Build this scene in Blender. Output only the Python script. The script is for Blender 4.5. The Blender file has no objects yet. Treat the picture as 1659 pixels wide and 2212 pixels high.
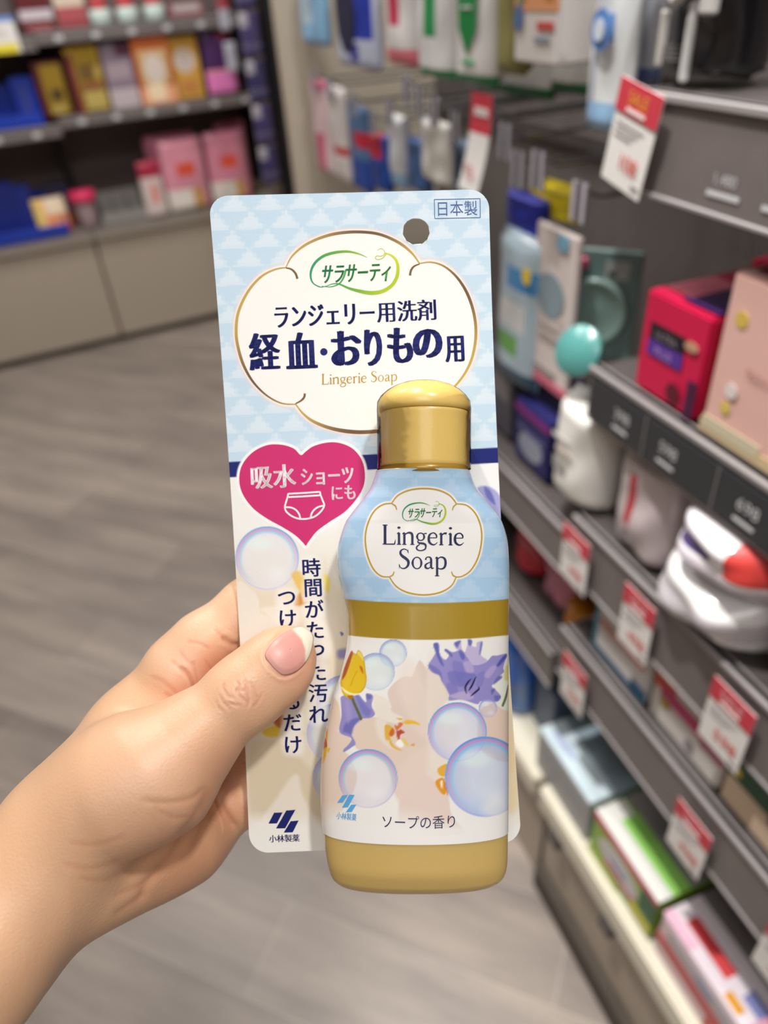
import bpy, bmesh, math, random
import numpy as np
from mathutils import Vector, Matrix
from mathutils.bvhtree import BVHTree

random.seed(7); rng = np.random.default_rng(7)
SC = bpy.context.scene
COL = SC.collection
# ------------------------------------------------------------------ camera
F_PX, CX, CY = 1560.0, 829.5, 1106.0
CAM = np.array([0.0, 0.0, 1.35])
def _n(v): v = np.array(v, float); return v / np.linalg.norm(v)
_up = -_n([1000 - CX, 3209 - CY, F_PX])                    # world up seen by the camera (vertical vanishing point)
_g = _n([120 - CX, 6.9 - CY, F_PX]); _g = _n(_g - _up * (_g @ _up))   # aisle direction
RW = np.array([np.cross(_g, _up), _g, _up])                # camera (x right, y down, z fwd) -> world
cam_data = bpy.data.cameras.new('camera'); cam = bpy.data.objects.new('camera', cam_data); COL.objects.link(cam)
cam_data.sensor_fit = 'VERTICAL'; cam_data.sensor_height = 36.0; cam_data.lens = F_PX / 2212 * 36.0
cam_data.clip_start = 0.01; cam_data.clip_end = 50
cam_data.dof.use_dof = True; cam_data.dof.focus_distance = 0.203; cam_data.dof.aperture_fstop = cam_data.lens * 1e-3 / 0.0034
_m = Matrix.Identity(4)
for r in range(3):
    _m[r][0], _m[r][1], _m[r][2], _m[r][3] = RW[r, 0], -RW[r, 1], -RW[r, 2], CAM[r]
cam.matrix_world = _m
SC.camera = cam
SC.view_settings.view_transform = 'Standard'; SC.view_settings.look = 'None'
SC.view_settings.gamma = 1.0; SC.view_settings.use_curve_mapping = False
SC.view_settings.exposure = 0.0
# ------------------------------------------------------------------ world and lights
wd = bpy.data.worlds.new('world'); SC.world = wd; wd.use_nodes = True
wd.node_tree.nodes['Background'].inputs[0].default_value = (0.95, 0.97, 1.0, 1)
wd.node_tree.nodes['Background'].inputs[1].default_value = 0.30
def area(name, loc, size, power, target, color=(1, .96, .9), size_y=None):
    l = bpy.data.lights.new(name, 'AREA'); l.energy = power; l.size = size; l.color = color
    if size_y: l.shape = 'RECTANGLE'; l.size_y = size_y
    o = bpy.data.objects.new(name, l); COL.objects.link(o); o.location = loc
    o.rotation_euler = (Vector(target) - Vector(loc)).to_track_quat('-Z', 'Y').to_euler()
    return o
def spot(name, loc, target, power, cone, blend=.5, radius=.05, color=(1, .97, .93)):
    l = bpy.data.lights.new(name, 'SPOT'); l.energy = power; l.spot_size = math.radians(cone); l.spot_blend = blend; l.shadow_soft_size = radius; l.color = color
    o = bpy.data.objects.new(name, l); COL.objects.link(o); o.location = loc
    o.rotation_euler = (Vector(target) - Vector(loc)).to_track_quat('-Z', 'Y').to_euler()
    return o
area('ceiling_spot_key', (0.42, -0.30, 2.78), 0.12, 16.5, (0.0, 0.2, 1.2), (1, .98, .95))
area('ceiling_panel_back', (-0.5, -0.9, 2.85), 0.9, 11, (-0.2, 0.3, 1.0), (1, .985, .97))
area('ceiling_spot_aisle', (0.10, 1.05, 2.8), 0.25, 17, (0.35, 0.85, 0.3), (1, .98, .95))
area('ceiling_panel_aisle', (-0.4, 2.1, 2.85), 0.8, 25, (-0.3, 2.4, 0), (1, .97, .94))
area('ceiling_spot_far', (0.1, 2.9, 2.8), 0.25, 22, (0.2, 3.6, 0.7), (1, .96, .92))
area('fill_light_rear', (-0.6, -2.1, 2.9), 1.4, 15, (-0.6, -2.2, 0), (1, .98, .96))  # unseen fill light behind the camera, added to raise the ambient
spot('shelf_spot', (-0.16, 0.62, 2.9), (.42, .34, .42), 185, 24, .7, .035)

# ------------------------------------------------------------------ helpers
def lin(c):
    c = np.asarray(c, float)
    return np.where(c <= 0.04045, c / 12.92, ((np.clip(c, 0, None) + 0.055) / 1.055) ** 2.4)
def rgb(r, g, b): return (r / 255.0, g / 255.0, b / 255.0)
MATS = {}
def mat(name, color, rough=0.5, metal=0.0, **kw):
    """principled material; colour given in display values 0..255"""
    if name in MATS: return MATS[name]
    m = bpy.data.materials.new(name); m.use_nodes = True
    nt = m.node_tree; b = nt.nodes['Principled BSDF']
    b.inputs['Base Color'].default_value = (*lin(np.array(color) / 255.0), 1)
    b.inputs['Roughness'].default_value = rough; b.inputs['Metallic'].default_value = metal
    for k, v in kw.items():
        key = {'coat': 'Coat Weight', 'coat_rough': 'Coat Roughness', 'spec': 'Specular IOR Level', 'sss': 'Subsurface Weight',
               'sss_r': 'Subsurface Radius', 'sss_s': 'Subsurface Scale', 'trans': 'Transmission Weight', 'alpha': 'Alpha', 'ior': 'IOR'}.get(k)
        if key: b.inputs[key].default_value = v
    if kw.get('noise'):
        sc, amt = kw['noise']
        tc = nt.nodes.new('ShaderNodeTexCoord'); nz = nt.nodes.new('ShaderNodeTexNoise'); nz.inputs['Scale'].default_value = sc; nz.inputs['Detail'].default_value = 4
        nt.links.new(tc.outputs['Object'], nz.inputs['Vector'])
        mx = nt.nodes.new('ShaderNodeMix'); mx.data_type = 'RGBA'
        c = lin(np.array(color) / 255.0)
        mx.inputs[6].default_value = (*(c * (1 - amt)), 1); mx.inputs[7].default_value = (*np.clip(c * (1 + amt), 0, 1), 1)
        nt.links.new(nz.outputs['Fac'], mx.inputs[0]); nt.links.new(mx.outputs[2], b.inputs['Base Color'])
    if kw.get('bump'):
        sc, st = kw['bump']
        tc = nt.nodes.new('ShaderNodeTexCoord'); nz = nt.nodes.new('ShaderNodeTexNoise'); nz.inputs['Scale'].default_value = sc; nz.inputs['Detail'].default_value = 3
        nt.links.new(tc.outputs['Object'], nz.inputs['Vector'])
        bp = nt.nodes.new('ShaderNodeBump'); bp.inputs['Strength'].default_value = st; bp.inputs['Distance'].default_value = kw.get('bump_d', 0.001)
        nt.links.new(nz.outputs['Fac'], bp.inputs['Height']); nt.links.new(bp.outputs['Normal'], b.inputs['Normal'])
    if kw.get('vcol'):
        at = nt.nodes.new('ShaderNodeAttribute'); at.attribute_name = 'print'
        nt.links.new(at.outputs['Color'], b.inputs['Base Color'])
    MATS[name] = m
    return m
def clear_mat(name, tint=(245, 248, 250), gloss=0.08, rough=0.08, bump=None):
    if name in MATS: return MATS[name]
    m = bpy.data.materials.new(name); m.use_nodes = True; nt = m.node_tree; nt.nodes.clear()
    out = nt.nodes.new('ShaderNodeOutputMaterial'); mix = nt.nodes.new('ShaderNodeMixShader')
    tr = nt.nodes.new('ShaderNodeBsdfTransparent'); gl = nt.nodes.new('ShaderNodeBsdfGlossy')
    tr.inputs[0].default_value = (*lin(np.array(tint) / 255.0), 1); gl.inputs['Roughness'].default_value = rough
    fr = nt.nodes.new('ShaderNodeFresnel'); fr.inputs['IOR'].default_value = 1.0 + gloss * 5
    nt.links.new(fr.outputs[0], mix.inputs[0]); nt.links.new(tr.outputs[0], mix.inputs[1]); nt.links.new(gl.outputs[0], mix.inputs[2])
    if bump:
        tc = nt.nodes.new('ShaderNodeTexCoord'); nz = nt.nodes.new('ShaderNodeTexNoise'); nz.inputs['Scale'].default_value = bump[0]; nz.inputs['Detail'].default_value = 2
        bp = nt.nodes.new('ShaderNodeBump'); bp.inputs['Strength'].default_value = bump[1]; bp.inputs['Distance'].default_value = bump[2]
        nt.links.new(tc.outputs['Object'], nz.inputs['Vector']); nt.links.new(nz.outputs['Fac'], bp.inputs['Height'])
        nt.links.new(bp.outputs['Normal'], gl.inputs['Normal']); nt.links.new(bp.outputs['Normal'], fr.inputs['Normal'])
    nt.links.new(mix.outputs[0], out.inputs[0])
    MATS[name] = m
    return m
def tag(o, label=None, cat=None, group=None, kind=None):
    if label: o['label'] = label
    if cat: o['category'] = cat
    if group: o['group'] = group
    if kind: o['kind'] = kind
    return o
def empty(name, loc, rz=0.0, label=None, cat=None, group=None):
    o = bpy.data.objects.new(name, None); COL.objects.link(o); o.location = loc; o.rotation_euler = (0, 0, rz)
    o.empty_display_size = 0.02
    return tag(o, label, cat, group)
def mesh_obj(name, verts, faces, mats, parent=None, loc=(0, 0, 0), rz=0.0, smooth=False, fmat=None, colors=None):
    me = bpy.data.meshes.new(name)
    me.from_pydata([tuple(v) for v in verts], [], [tuple(f) for f in faces]); me.update()
    for m in (mats if isinstance(mats, (list, tuple)) else [mats]): me.materials.append(m)
    if fmat is not None: me.polygons.foreach_set('material_index', np.asarray(fmat, np.int32))
    me.polygons.foreach_set('use_smooth', np.full(len(me.polygons), bool(smooth)))
    if colors is not None:
        a = me.color_attributes.new('print', 'FLOAT_COLOR', 'POINT')
        c4 = np.ones((len(verts), 4), np.float32); c4[:, :3] = lin(colors); a.data.foreach_set('color', c4.ravel())
    o = bpy.data.objects.new(name, me); COL.objects.link(o)
    o.location = loc; o.rotation_euler = (0, 0, rz)
    if parent: o.parent = parent
    return o

class MB:
    """collects shapes with several materials into ONE mesh (local x right, y into the shelf, z up)"""
    def __init__(s): s.v = []; s.f = []; s.m = []; s.sm = []; s.mats = []
    def _mi(s, m):
        if m not in s.mats: s.mats.append(m)
        return s.mats.index(m)
    def add(s, verts, faces, m, smooth=False):
        b = len(s.v); s.v += [tuple(map(float, p)) for p in verts]; mi = s._mi(m)
        for f in faces: s.f.append(tuple(b + i for i in f)); s.m.append(mi); s.sm.append(smooth)
    def box(s, a, b, m, bev=0.0, seg=1):
        bm = bmesh.new(); bmesh.ops.create_cube(bm, size=1)
        a = np.array(a, float); b = np.array(b, float)
        for v in bm.verts: v.co = Vector((a + b) / 2 + (b - a) * np.array(v.co))
        if bev > 0:
            bmesh.ops.bevel(bm, geom=list(bm.edges), offset=min(bev, 0.45 * min(abs(b - a))), segments=seg, affect='EDGES')
        bm.verts.index_update()
        s.add([v.co for v in bm.verts], [[v.index for v in f.verts] for f in bm.faces], m, False); bm.free()
    def rect(s, x0, z0, x1, z1, y, m): s.box((x0, y - .0004, z0), (x1, y + .0004, z1), m)
    def disc(s, x, z, rx, rz, y, m, n=24):
        p = [(x + rx * math.cos(t), y, z + rz * math.sin(t)) for t in np.linspace(0, 2 * math.pi, n, endpoint=False)]
        q = [(a, y + .0006, c) for a, _, c in p]
        s.add(p + q, [list(range(n))] + [[i, n + i, n + (i + 1) % n, (i + 1) % n] for i in range(n)], m)
    def lathe(s, prof, m, c=(0, 0, 0), n=24, sx=1.0, sy=1.0):
        vs = []; fs = []
        for r, z in prof:
            for k in range(n):
                t = 2 * math.pi * k / n; vs.append((c[0] + r * sx * math.cos(t), c[1] + r * sy * math.sin(t), c[2] + z))
        for i in range(len(prof) - 1):
            for k in range(n): fs.append((i * n + k, i * n + (k + 1) % n, (i + 1) * n + (k + 1) % n, (i + 1) * n + k))
        fs.append(tuple(range(n - 1, -1, -1))); fs.append(tuple((len(prof) - 1) * n + k for k in range(n)))
        s.add(vs, fs, m, True)
    def tube(s, pts, r, m, n=8):
        pts = [Vector(p) for p in pts]; vs = []; fs = []
        for i, p in enumerate(pts):
            d = (pts[min(i + 1, len(pts) - 1)] - pts[max(i - 1, 0)]).normalized()
            a = d.orthogonal().normalized() if i == 0 else (a - d * a.dot(d)).normalized()
            b = d.cross(a)
            for k in range(n):
                t = 2 * math.pi * k / n; vs.append(p + (a * math.cos(t) + b * math.sin(t)) * r)
        for i in range(len(pts) - 1):
            for k in range(n): fs.append((i * n + k, i * n + (k + 1) % n, (i + 1) * n + (k + 1) % n, (i + 1) * n + k))
        fs.append(tuple(range(n - 1, -1, -1))); fs.append(tuple((len(pts) - 1) * n + k for k in range(n)))
        s.add(vs, fs, m, True)
    def pillow(s, x0, x1, z0, z1, thick, m, y=0.0, crimp=0.10, wr=0.0, n=18, paint=None, lean=0.0):
        """soft pouch: flat sealed ends top and bottom, plump middle; paint(fx,fz)->material picks printed areas"""
        w = x1 - x0; h = z1 - z0
        def pt(i, j, side):
            fx = i / n; fz = j / n
            e = max(0.0, min(1.0, (min(fz, 1 - fz)) / max(crimp, 1e-3)))
            bz = (1 - (1 - e) ** 2) ** .5 if e < 1 else 1.0
            bx = max(0.0, 1 - abs(2 * fx - 1) ** 3.0) ** .6
            d = thick / 2 * bz * bx + 0.0008
            if wr: d += wr * bz * bx * (.7 * math.sin(fx * 5.3 + fz * 7.9 + w * 310) + .6 * math.sin(fz * 12.1 - fx * 3.7 + h * 470 + .9 * math.sin(fx * 6 + w * 200)) + .4 * math.sin(fx * 11.3 + fz * 4.1 + h * 150))
            return (x0 + w * (fx + (0.5 - fx) * 0.06 * (1 - bz)), y + thick / 2 - side * d + lean * fz, z0 + h * fz)
        vs = [pt(i, j, 1) for j in range(n + 1) for i in range(n + 1)] + [pt(i, j, -1) for j in range(n + 1) for i in range(n + 1)]
        N = (n + 1) ** 2; g = lambda i, j: j * (n + 1) + i
        groups = {}
        for j in range(n):
            for i in range(n):
                mm = paint((i + .5) / n, (j + .5) / n) if paint else m
                groups.setdefault(mm or m, []).append((g(i, j), g(i + 1, j), g(i + 1, j + 1), g(i, j + 1)))
        back = [(N + g(i, j), N + g(i, j + 1), N + g(i + 1, j + 1), N + g(i + 1, j)) for j in range(n) for i in range(n)]
        rim = [(i, 0) for i in range(n)] + [(n, j) for j in range(n)] + [(i, n) for i in range(n, 0, -1)] + [(0, j) for j in range(n, 0, -1)]
        rim = [g(*p) for p in rim]
        back += [(rim[k], N + rim[k], N + rim[(k + 1) % len(rim)], rim[(k + 1) % len(rim)]) for k in range(len(rim))]
        b = len(s.v); s.v += [tuple(map(float, p)) for p in vs]
        for mm, fl in list(groups.items()) + [(m, back)]:
            mi = s._mi(mm)
            for f in fl: s.f.append(tuple(b + i for i in f)); s.m.append(mi); s.sm.append(True)
    def text(s, body, x, z, size, y, m, align='CENTER', sx=1.0, thick=.0002):
        vs, fs = text_mesh(body)
        mn = vs.min(0); mx = vs.max(0); k = size / max(mx[1] - mn[1], 1e-6)
        p = (vs - [(mn[0] + mx[0]) / 2 if align == 'CENTER' else mn[0], (mn[1] + mx[1]) / 2]) * [k * sx, k]
        s.add([(x + a, y - thick, z + c) for a, c in p], fs, m)
    def build(s, name, parent=None, loc=(0, 0, 0), rz=0.0):
        o = mesh_obj(name, s.v, s.f, s.mats, parent, loc, rz, False, s.m)
        o.data.polygons.foreach_set('use_smooth', np.array(s.sm, bool))
        return o
_tc = {}
def text_mesh(body, offset=0.0, spacing=1.0):
    key = (body, offset, spacing)
    if key not in _tc:
        k = bpy.data.curves.new('lettering', 'FONT'); k.body = body; k.offset = offset; k.space_character = spacing; k.resolution_u = 4
        ob = bpy.data.objects.new('lettering', k); COL.objects.link(ob)
        me = ob.to_mesh()
        v = np.array([x.co[:2] for x in me.vertices]).reshape(-1, 2); f = [tuple(p.vertices) for p in me.polygons]
        ob.to_mesh_clear(); bpy.data.objects.remove(ob); bpy.data.curves.remove(k)
        _tc[key] = (v, f)
    v, f = _tc[key]
    return v.copy(), f
def smooth_path(pts, n=12, closed=False):
    P = np.array(pts, float); out = []; m = len(P)
    for i in range(m if closed else m - 1):
        if closed: p0, p1, p2, p3 = P[(i - 1) % m], P[i], P[(i + 1) % m], P[(i + 2) % m]
        else: p0, p1, p2, p3 = P[max(i - 1, 0)], P[i], P[i + 1], P[min(i + 2, m - 1)]
        for t in np.linspace(0, 1, n, endpoint=False):
            out.append(.5 * (2 * p1 + (p2 - p0) * t + (2 * p0 - 5 * p1 + 4 * p2 - p3) * t * t + (3 * p1 - p0 - 3 * p2 + p3) * t ** 3))
    if not closed: out.append(P[-1])
    return np.array(out)
def sd_poly(p, poly):
    """signed distance (negative inside) of points p (N,2) to a closed polygon"""
    poly = np.asarray(poly, float); d = np.full(len(p), 1e9); ins = np.zeros(len(p), bool); m = len(poly)
    for i in range(m):
        a = poly[i]; b = poly[(i + 1) % m]; e = b - a; w = p - a
        t = np.clip((w @ e) / max(e @ e, 1e-9), 0, 1); q = w - t[:, None] * e
        d = np.minimum(d, (q * q).sum(1))
        c = ((a[1] > p[:, 1]) != (b[1] > p[:, 1])) & (p[:, 0] < (b[0] - a[0]) * (p[:, 1] - a[1]) / (b[1] - a[1] + 1e-12) + a[0])
        ins ^= c
    return np.sqrt(d) * np.where(ins, -1, 1)
# ================================================================== the shop: structure and fixtures
def wray(u, v): return RW @ np.array([(u - CX) / F_PX, (v - CY) / F_PX, 1.0])
def on_x(u, v, x): r = wray(u, v); return CAM + r * (x / r[0])
LS = .1178; LA = math.atan(LS); LC = math.cos(LA)
def on_l(u, v, off=0.0):
    r = wray(u, v); return CAM + r * ((3.61 + off) / (r[1] - LS * r[0]))
def lpt(x, off=0.0, z=0.0): return (x, 3.61 + LS * x + off, z)
RZR = -math.pi / 2
X0 = .407

def floor_mat():
    m = bpy.data.materials.new('grey_wood_vinyl'); m.use_nodes = True; nt = m.node_tree; b = nt.nodes['Principled BSDF']
    tc = nt.nodes.new('ShaderNodeTexCoord'); mp = nt.nodes.new('ShaderNodeMapping'); mp.inputs['Rotation'].default_value = (0, 0, math.radians(42.5))
    nt.links.new(tc.outputs['Object'], mp.inputs['Vector'])
    br = nt.nodes.new('ShaderNodeTexBrick'); br.inputs['Scale'].default_value = 1.0; br.inputs['Brick Width'].default_value = 1.3; br.inputs['Row Height'].default_value = .165
    br.inputs['Mortar Size'].default_value = .0012; br.offset = .37
    br.inputs['Color1'].default_value = (*lin(np.array([146, 135, 127]) / 255), 1); br.inputs['Color2'].default_value = (*lin(np.array([168, 156, 147]) / 255), 1)
    br.inputs['Mortar'].default_value = (*lin(np.array([182, 172, 162]) / 255), 1)
    nt.links.new(mp.outputs[0], br.inputs['Vector'])
    mp2 = nt.nodes.new('ShaderNodeMapping'); mp2.inputs['Scale'].default_value = (1.3, 8, 1); nt.links.new(mp.outputs[0], mp2.inputs['Vector'])
    nz = nt.nodes.new('ShaderNodeTexNoise'); nz.inputs['Scale'].default_value = 1.6; nz.inputs['Detail'].default_value = 6; nz.inputs['Roughness'].default_value = .62
    nt.links.new(mp2.outputs[0], nz.inputs['Vector'])
    rp = nt.nodes.new('ShaderNodeValToRGB'); rp.color_ramp.elements[0].position = .33; rp.color_ramp.elements[0].color = (.66, .66, .67, 1); rp.color_ramp.elements[1].position = .68; rp.color_ramp.elements[1].color = (1.12, 1.11, 1.09, 1)
    nt.links.new(nz.outputs['Fac'], rp.inputs[0])
    mx = nt.nodes.new('ShaderNodeMix'); mx.data_type = 'RGBA'; mx.blend_type = 'MULTIPLY'; mx.inputs[0].default_value = 1
    nt.links.new(br.outputs['Color'], mx.inputs[6]); nt.links.new(rp.outputs[0], mx.inputs[7]); nt.links.new(mx.outputs[2], b.inputs['Base Color'])
    b.inputs['Roughness'].default_value = .42
    bp = nt.nodes.new('ShaderNodeBump'); bp.inputs['Strength'].default_value = .15; bp.inputs['Distance'].default_value = .002
    nt.links.new(nz.outputs['Fac'], bp.inputs['Height']); nt.links.new(bp.outputs[0], b.inputs['Normal'])
    return m
def slab(name, a, b, m):
    k = MB(); k.box(a, b, m); o = k.build(name); o['kind'] = 'structure'; return o
WALLM = mat('beige_wall_paint', (196, 186, 172), .7, noise=(6, .03)); CEILM = mat('ceiling_paint', (225, 222, 216), .8, noise=(5, .02))
slab('floor', (-3.2, -3.2, -.06), (2.4, 4.6, 0), floor_mat())
slab('ceiling', (-3.2, -3.2, 3.0), (2.4, 4.6, 3.06), CEILM)
slab('wall_back', (-3.2, 4.5, 0), (2.4, 4.6, 3.0), WALLM)
slab('wall_front', (-3.2, -3.2, 0), (2.4, -3.1, 3.0), WALLM)
slab('wall_left', (-3.2, -3.1, 0), (-3.1, 4.5, 3.0), WALLM)
slab('wall_right', (2.3, -3.1, 0), (2.4, 4.5, 3.0), WALLM)

RAIL = mat('taupe_price_rail', (118, 110, 108), .38, noise=(30, .12)); RAILH = mat('rail_edge', (152, 146, 146), .45)
SHELFM = mat('dark_grey_steel', (92, 86, 85), .45, .3, noise=(25, .08)); BACKM = mat('dark_back_panel', (116, 108, 105), .6, noise=(8, .1))
BEIGE = mat('beige_laminate', (176, 164, 150), .5, noise=(7, .03)); BEIGE2 = mat('pale_lip', (222, 216, 198), .4); BLACKM = mat('black_powder_coat', (18, 20, 24), .5, noise=(20, .2))
DARKK = mat('dark_plinth', (72, 64, 56), .7, noise=(10, .1)); WIRE = mat('steel_wire', (150, 150, 152), .25, .9); STRIP = mat('graphite_label_strip', (52, 54, 58), .25)
PRINTW = mat('rail_white_print', (205, 205, 208), .5); PANELB = mat('beige_end_panel', (198, 186, 168), .55, noise=(6, .03))
CLEARP = clear_mat('clear_plastic', (240, 242, 244), .09, .08)
TINT = mat('smoked_clear_plastic', (176, 172, 168), .2, alpha=.5)

# --- near bay of the right-hand gondola ---
YN0, YN1 = -.36, .553
YC = (YN0 + YN1) / 2; HW = (YN1 - YN0) / 2
bay = empty('shelf_unit', (X0, YC, 0), RZR, 'grey steel shelving bay on the right with price rails and boxed goods', 'shelving')
def rail(parent, x0, x1, z0, z1, tilt=0.0):
    k = MB(); k.box((x0, -.004, z0), (x1, .004, z1), RAIL, .001); k.box((x0, -.007, z1 - .006), (x1, .006, z1), RAILH, .001); k.box((x0, -.006, z0), (x1, .004, z0 + .004), RAILH, .001)
    return k.build('price_rail', parent)
ly = lambda y: YC - y
SHZ = [(1.195, 1.268), (.972, 1.030), (.762, .846), (.582, .668)]
for z0, z1 in SHZ:
    k = MB(); k.box((-HW, .004, z1 - .022), (HW, .35, z1 - .003), SHELFM, .001); k.build('shelf', bay)
    r_ = rail(bay, -HW, HW, z0, z1)
    if z1 > 1.2:
        for yy in (.425, .372):
            k = MB(); k.text('1,480', ly(yy), 1.2205, .0085, -.0042, PRINTW); k.box((ly(yy) - .016, -.0048, 1.209), (ly(yy) + .016, -.0043, 1.2125), PRINTW)
            k.build('rail_lettering', r_)
    elif z1 > 1.0:
        k = MB(); k.box((ly(.545), -.0075, .978), (HW, -.0045, 1.020), STRIP)
        for yy, s_ in ((.492, '398'), (.425, '598'), (.33, '698'), (.24, '698')): k.text(s_, ly(yy), 1.002, .011, -.0078, PRINTW); k.box((ly(yy) - .012, -.0082, .9855), (ly(yy) + .010, -.0078, .9885), PRINTW)
        for yy in (.458, .366, .28): k.box((ly(yy) - .0004, -.0082, .978), (ly(yy) + .0004, -.0076, 1.02), RAILH)
        k.build('label_strip', r_)
k = MB(); k.box((-HW, .35, .02), (HW, .37, 2.0), BACKM); k.build('back_panel', bay)
for s in (-1, 1):
    k = MB(); k.box((s * HW - .012, .33, .02), (s * HW + .012, .36, 2.0), SHELFM, .002); k.build('upright', bay)
k = MB(); k.box((-HW, .012, .0), (HW, .35, .262), BEIGE, .002); k.box((-HW, .02, 0), (HW, .03, .06), DARKK); base = k.build('base', bay)
k = MB(); k.box((-HW, -.012, .262), (HW, .35, .312), BEIGE2, .004, 2); k.build('deck', bay)
k = MB(); k.box((-HW, -.004, .0), (HW, .012, .06), DARKK, .002); k.build('kick_board', bay)
for yy in (.50, .36, .17):
    k = MB(); k.box((ly(yy) - .014, -.016, .232), (ly(yy) + .014, .012, .256), mat('dark_grey_clip', (70, 66, 66), .5), .003); k.build('clip', bay)
# --- far bay with pegs ---
YF0, YF1 = .565, 1.69; YC2 = (YF0 + YF1) / 2; HW2 = (YF1 - YF0) / 2
peg = empty('pegboard_unit', (X0, YC2, 0), RZR, 'peg hook display bay beyond the shelves, ending at the beige end panel', 'display stand')
k = MB(); k.box((-HW2, .33, .02), (HW2, .37, 2.0), BACKM); k.build('back_panel', peg)
for z in (1.12, 1.23, 1.378, 1.62):
    k = MB(); k.box((-HW2, .315, z - .012), (HW2, .33, z + .012), SHELFM, .002); k.build('slat_rail', peg)
k = MB(); k.box((-HW2, .012, 0), (HW2, .35, .262), BEIGE, .002); k.build('base', peg)
k = MB(); k.box((-HW2, -.012, .262), (HW2, .35, .312), BEIGE2, .004, 2); k.build('deck', peg)
for z0, z1 in ((.745, .812), (.53, .60)):
    k = MB(); k.box((-HW2, .004, z1 - .022), (HW2, .33, z1 - .003), SHELFM, .001); k.build('shelf', peg); rail(peg, -HW2, HW2, z0, z1)
k = MB(); k.box((-HW2 - .05, -.004, 0), (-HW2 - .002, .38, 2.0), PANELB, .003); k.build('end_panel', peg)
GRN = mat('green_wire_coat', (84, 110, 96), .4)
HOOKS = [(1.52, 1.378, .02), (1.40, 1.378, .03), (1.24, 1.378, .03), (1.08, 1.378, .03), (.93, 1.378, .03), (.83, 1.378, .03), (.745, 1.378, .03), (.665, 1.378, .025), (.595, 1.378, .02)]
for y, z, xf in HOOKS:
    x = YC2 - y
    k = MB(); k.tube([(x, .33, z), (x, xf + .02, z), (x, xf, z + .006), (x, xf - .004, z + .012)], .0022, WIRE, 6); k.build('hook', peg)
HLAB = mat('hook_label', (176, 172, 180), .5); HLB = mat('holder_grey', (96, 92, 98), .35)
for u, v, X in [(684, 172, .43), (716, 186, .435), (770, 222, .43), (812, 262, .43), (848, 240, .43), (885, 190, .425), (912, 214, .42), (945, 236, .42), (990, 270, .44), (1062, 250, .43), (1100, 300, .42), (1128, 360, .42), (1172, 362, .418), (1262, 430, .418)]:
    q = on_x(u, v, X); x = YC2 - q[1]; z = q[2]; xf = X - X0
    k = MB(); k.tube([(x, .33, z), (x, xf + .02, z), (x, xf + .004, z + .004), (x, xf, z + .012)], .0022, WIRE, 6)
    h = k.build('hook', peg)
    k = MB(); k.box((x - .013, xf - .005, z - .020), (x + .013, xf - .004, z + .016), HLB, .0003)
    for s in (-.0095, .0075): k.box((x + s - .003, xf - .0062, z - .020), (x + s + .003, xf - .0052, z + .015), HLAB)
    k.build('price_holder', h)
# --- the wall unit across the aisle ---
def left_bay(xa, xb, label, shelves, tray=False):
    xc = (xa + xb) / 2; w = (xb - xa) / 2 / LC
    e = empty('wall_shelf_unit', lpt(xc), LA, label, 'shelving')
    k = MB(); k.box((-w + .003, .0, .035), (w - .003, .40, .482), BEIGE, .004); k.build('cabinet', e)
    k = MB(); k.box((-w, .03, 0), (w, .39, .035), DARKK); k.build('kick_board', e)
    k = MB(); k.box((-w, -.022, .484), (w, .40, .522), mat('taupe_counter', (150, 140, 130), .45, noise=(9, .04)), .003); k.box((-w, -.022, .5225), (w, -.012, .548), CLEARP); k.build('counter', e)
    k = MB(); k.box((-w, .40, .02), (w, .42, 2.3), mat('brown_back_panel', (104, 90, 88), .6, noise=(6, .08))); k.build('back_panel', e)
    for z0, z1 in shelves:
        k = MB(); k.box((-w, .004, z1 - .018), (w, .40, z1 - .002), SHELFM); k.build('shelf', e)
        k = MB(); k.box((-w, -.006, z0), (w, .004, z1), RAIL, .001); k.box((-w, -.009, z1 - .007), (w, .004, z1), RAILH)
        for q in np.linspace(-.8, .8, 6): k.box((q * w - .018, -.0075, z0 + .008), (q * w + .012, -.0062, z0 + .026), PRINTW)
        k.build('price_rail', e)
    for s in (-1, 1):
        k = MB(); k.box((s * w - .012 if s < 0 else w - .004, .26, .55), (s * w + .004 if s < 0 else w + .012, .40, 2.3), BLACKM); k.build('upright', e)
    return e
left_bay(-.110, .775, 'right hand bay of the brown wall shelving, over the beige cabinet', [(.932, .973), (1.222, 1.266)])
left_bay(-1.05, -.113, 'left hand bay of the wall shelving, at the photo edge with blue trays', [(.905, .952), (1.205, 1.256)])
k = MB(); k.box((-.036, -.03, 0), (.036, .05, 2.35), BLACKM, .003); o = k.build('post', None, (.845, 3.70, 0), LA); tag(o, 'tall black post at the end of the brown wall shelving', 'post')
# ================================================================== the held pack (card + bottle)
def ray(u, v): return np.stack([(np.asarray(u, float) - CX) / F_PX, (np.asarray(v, float) - CY) / F_PX, np.ones_like(np.asarray(u, float) + 0 * np.asarray(v, float))], -1)
def to_world(pc): return CAM + np.asarray(pc) @ RW.T
_dc = np.polyfit([424, 957, 1243, 1820], [.2105, .2185, .2198, .2168], 2)
def card_depth(v): return np.polyval(_dc, v)
def on_card(u, v, lift=0.0): return to_world(ray(u, v) * (card_depth(v) - lift)[..., None])
O_PACK = to_world(ray(815., 1130.) * .215)
pack = empty('detergent_pack', O_PACK, 0, 'blue and white card with a gold capped bottle of lingerie soap, held in hand', 'detergent pack')

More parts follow.
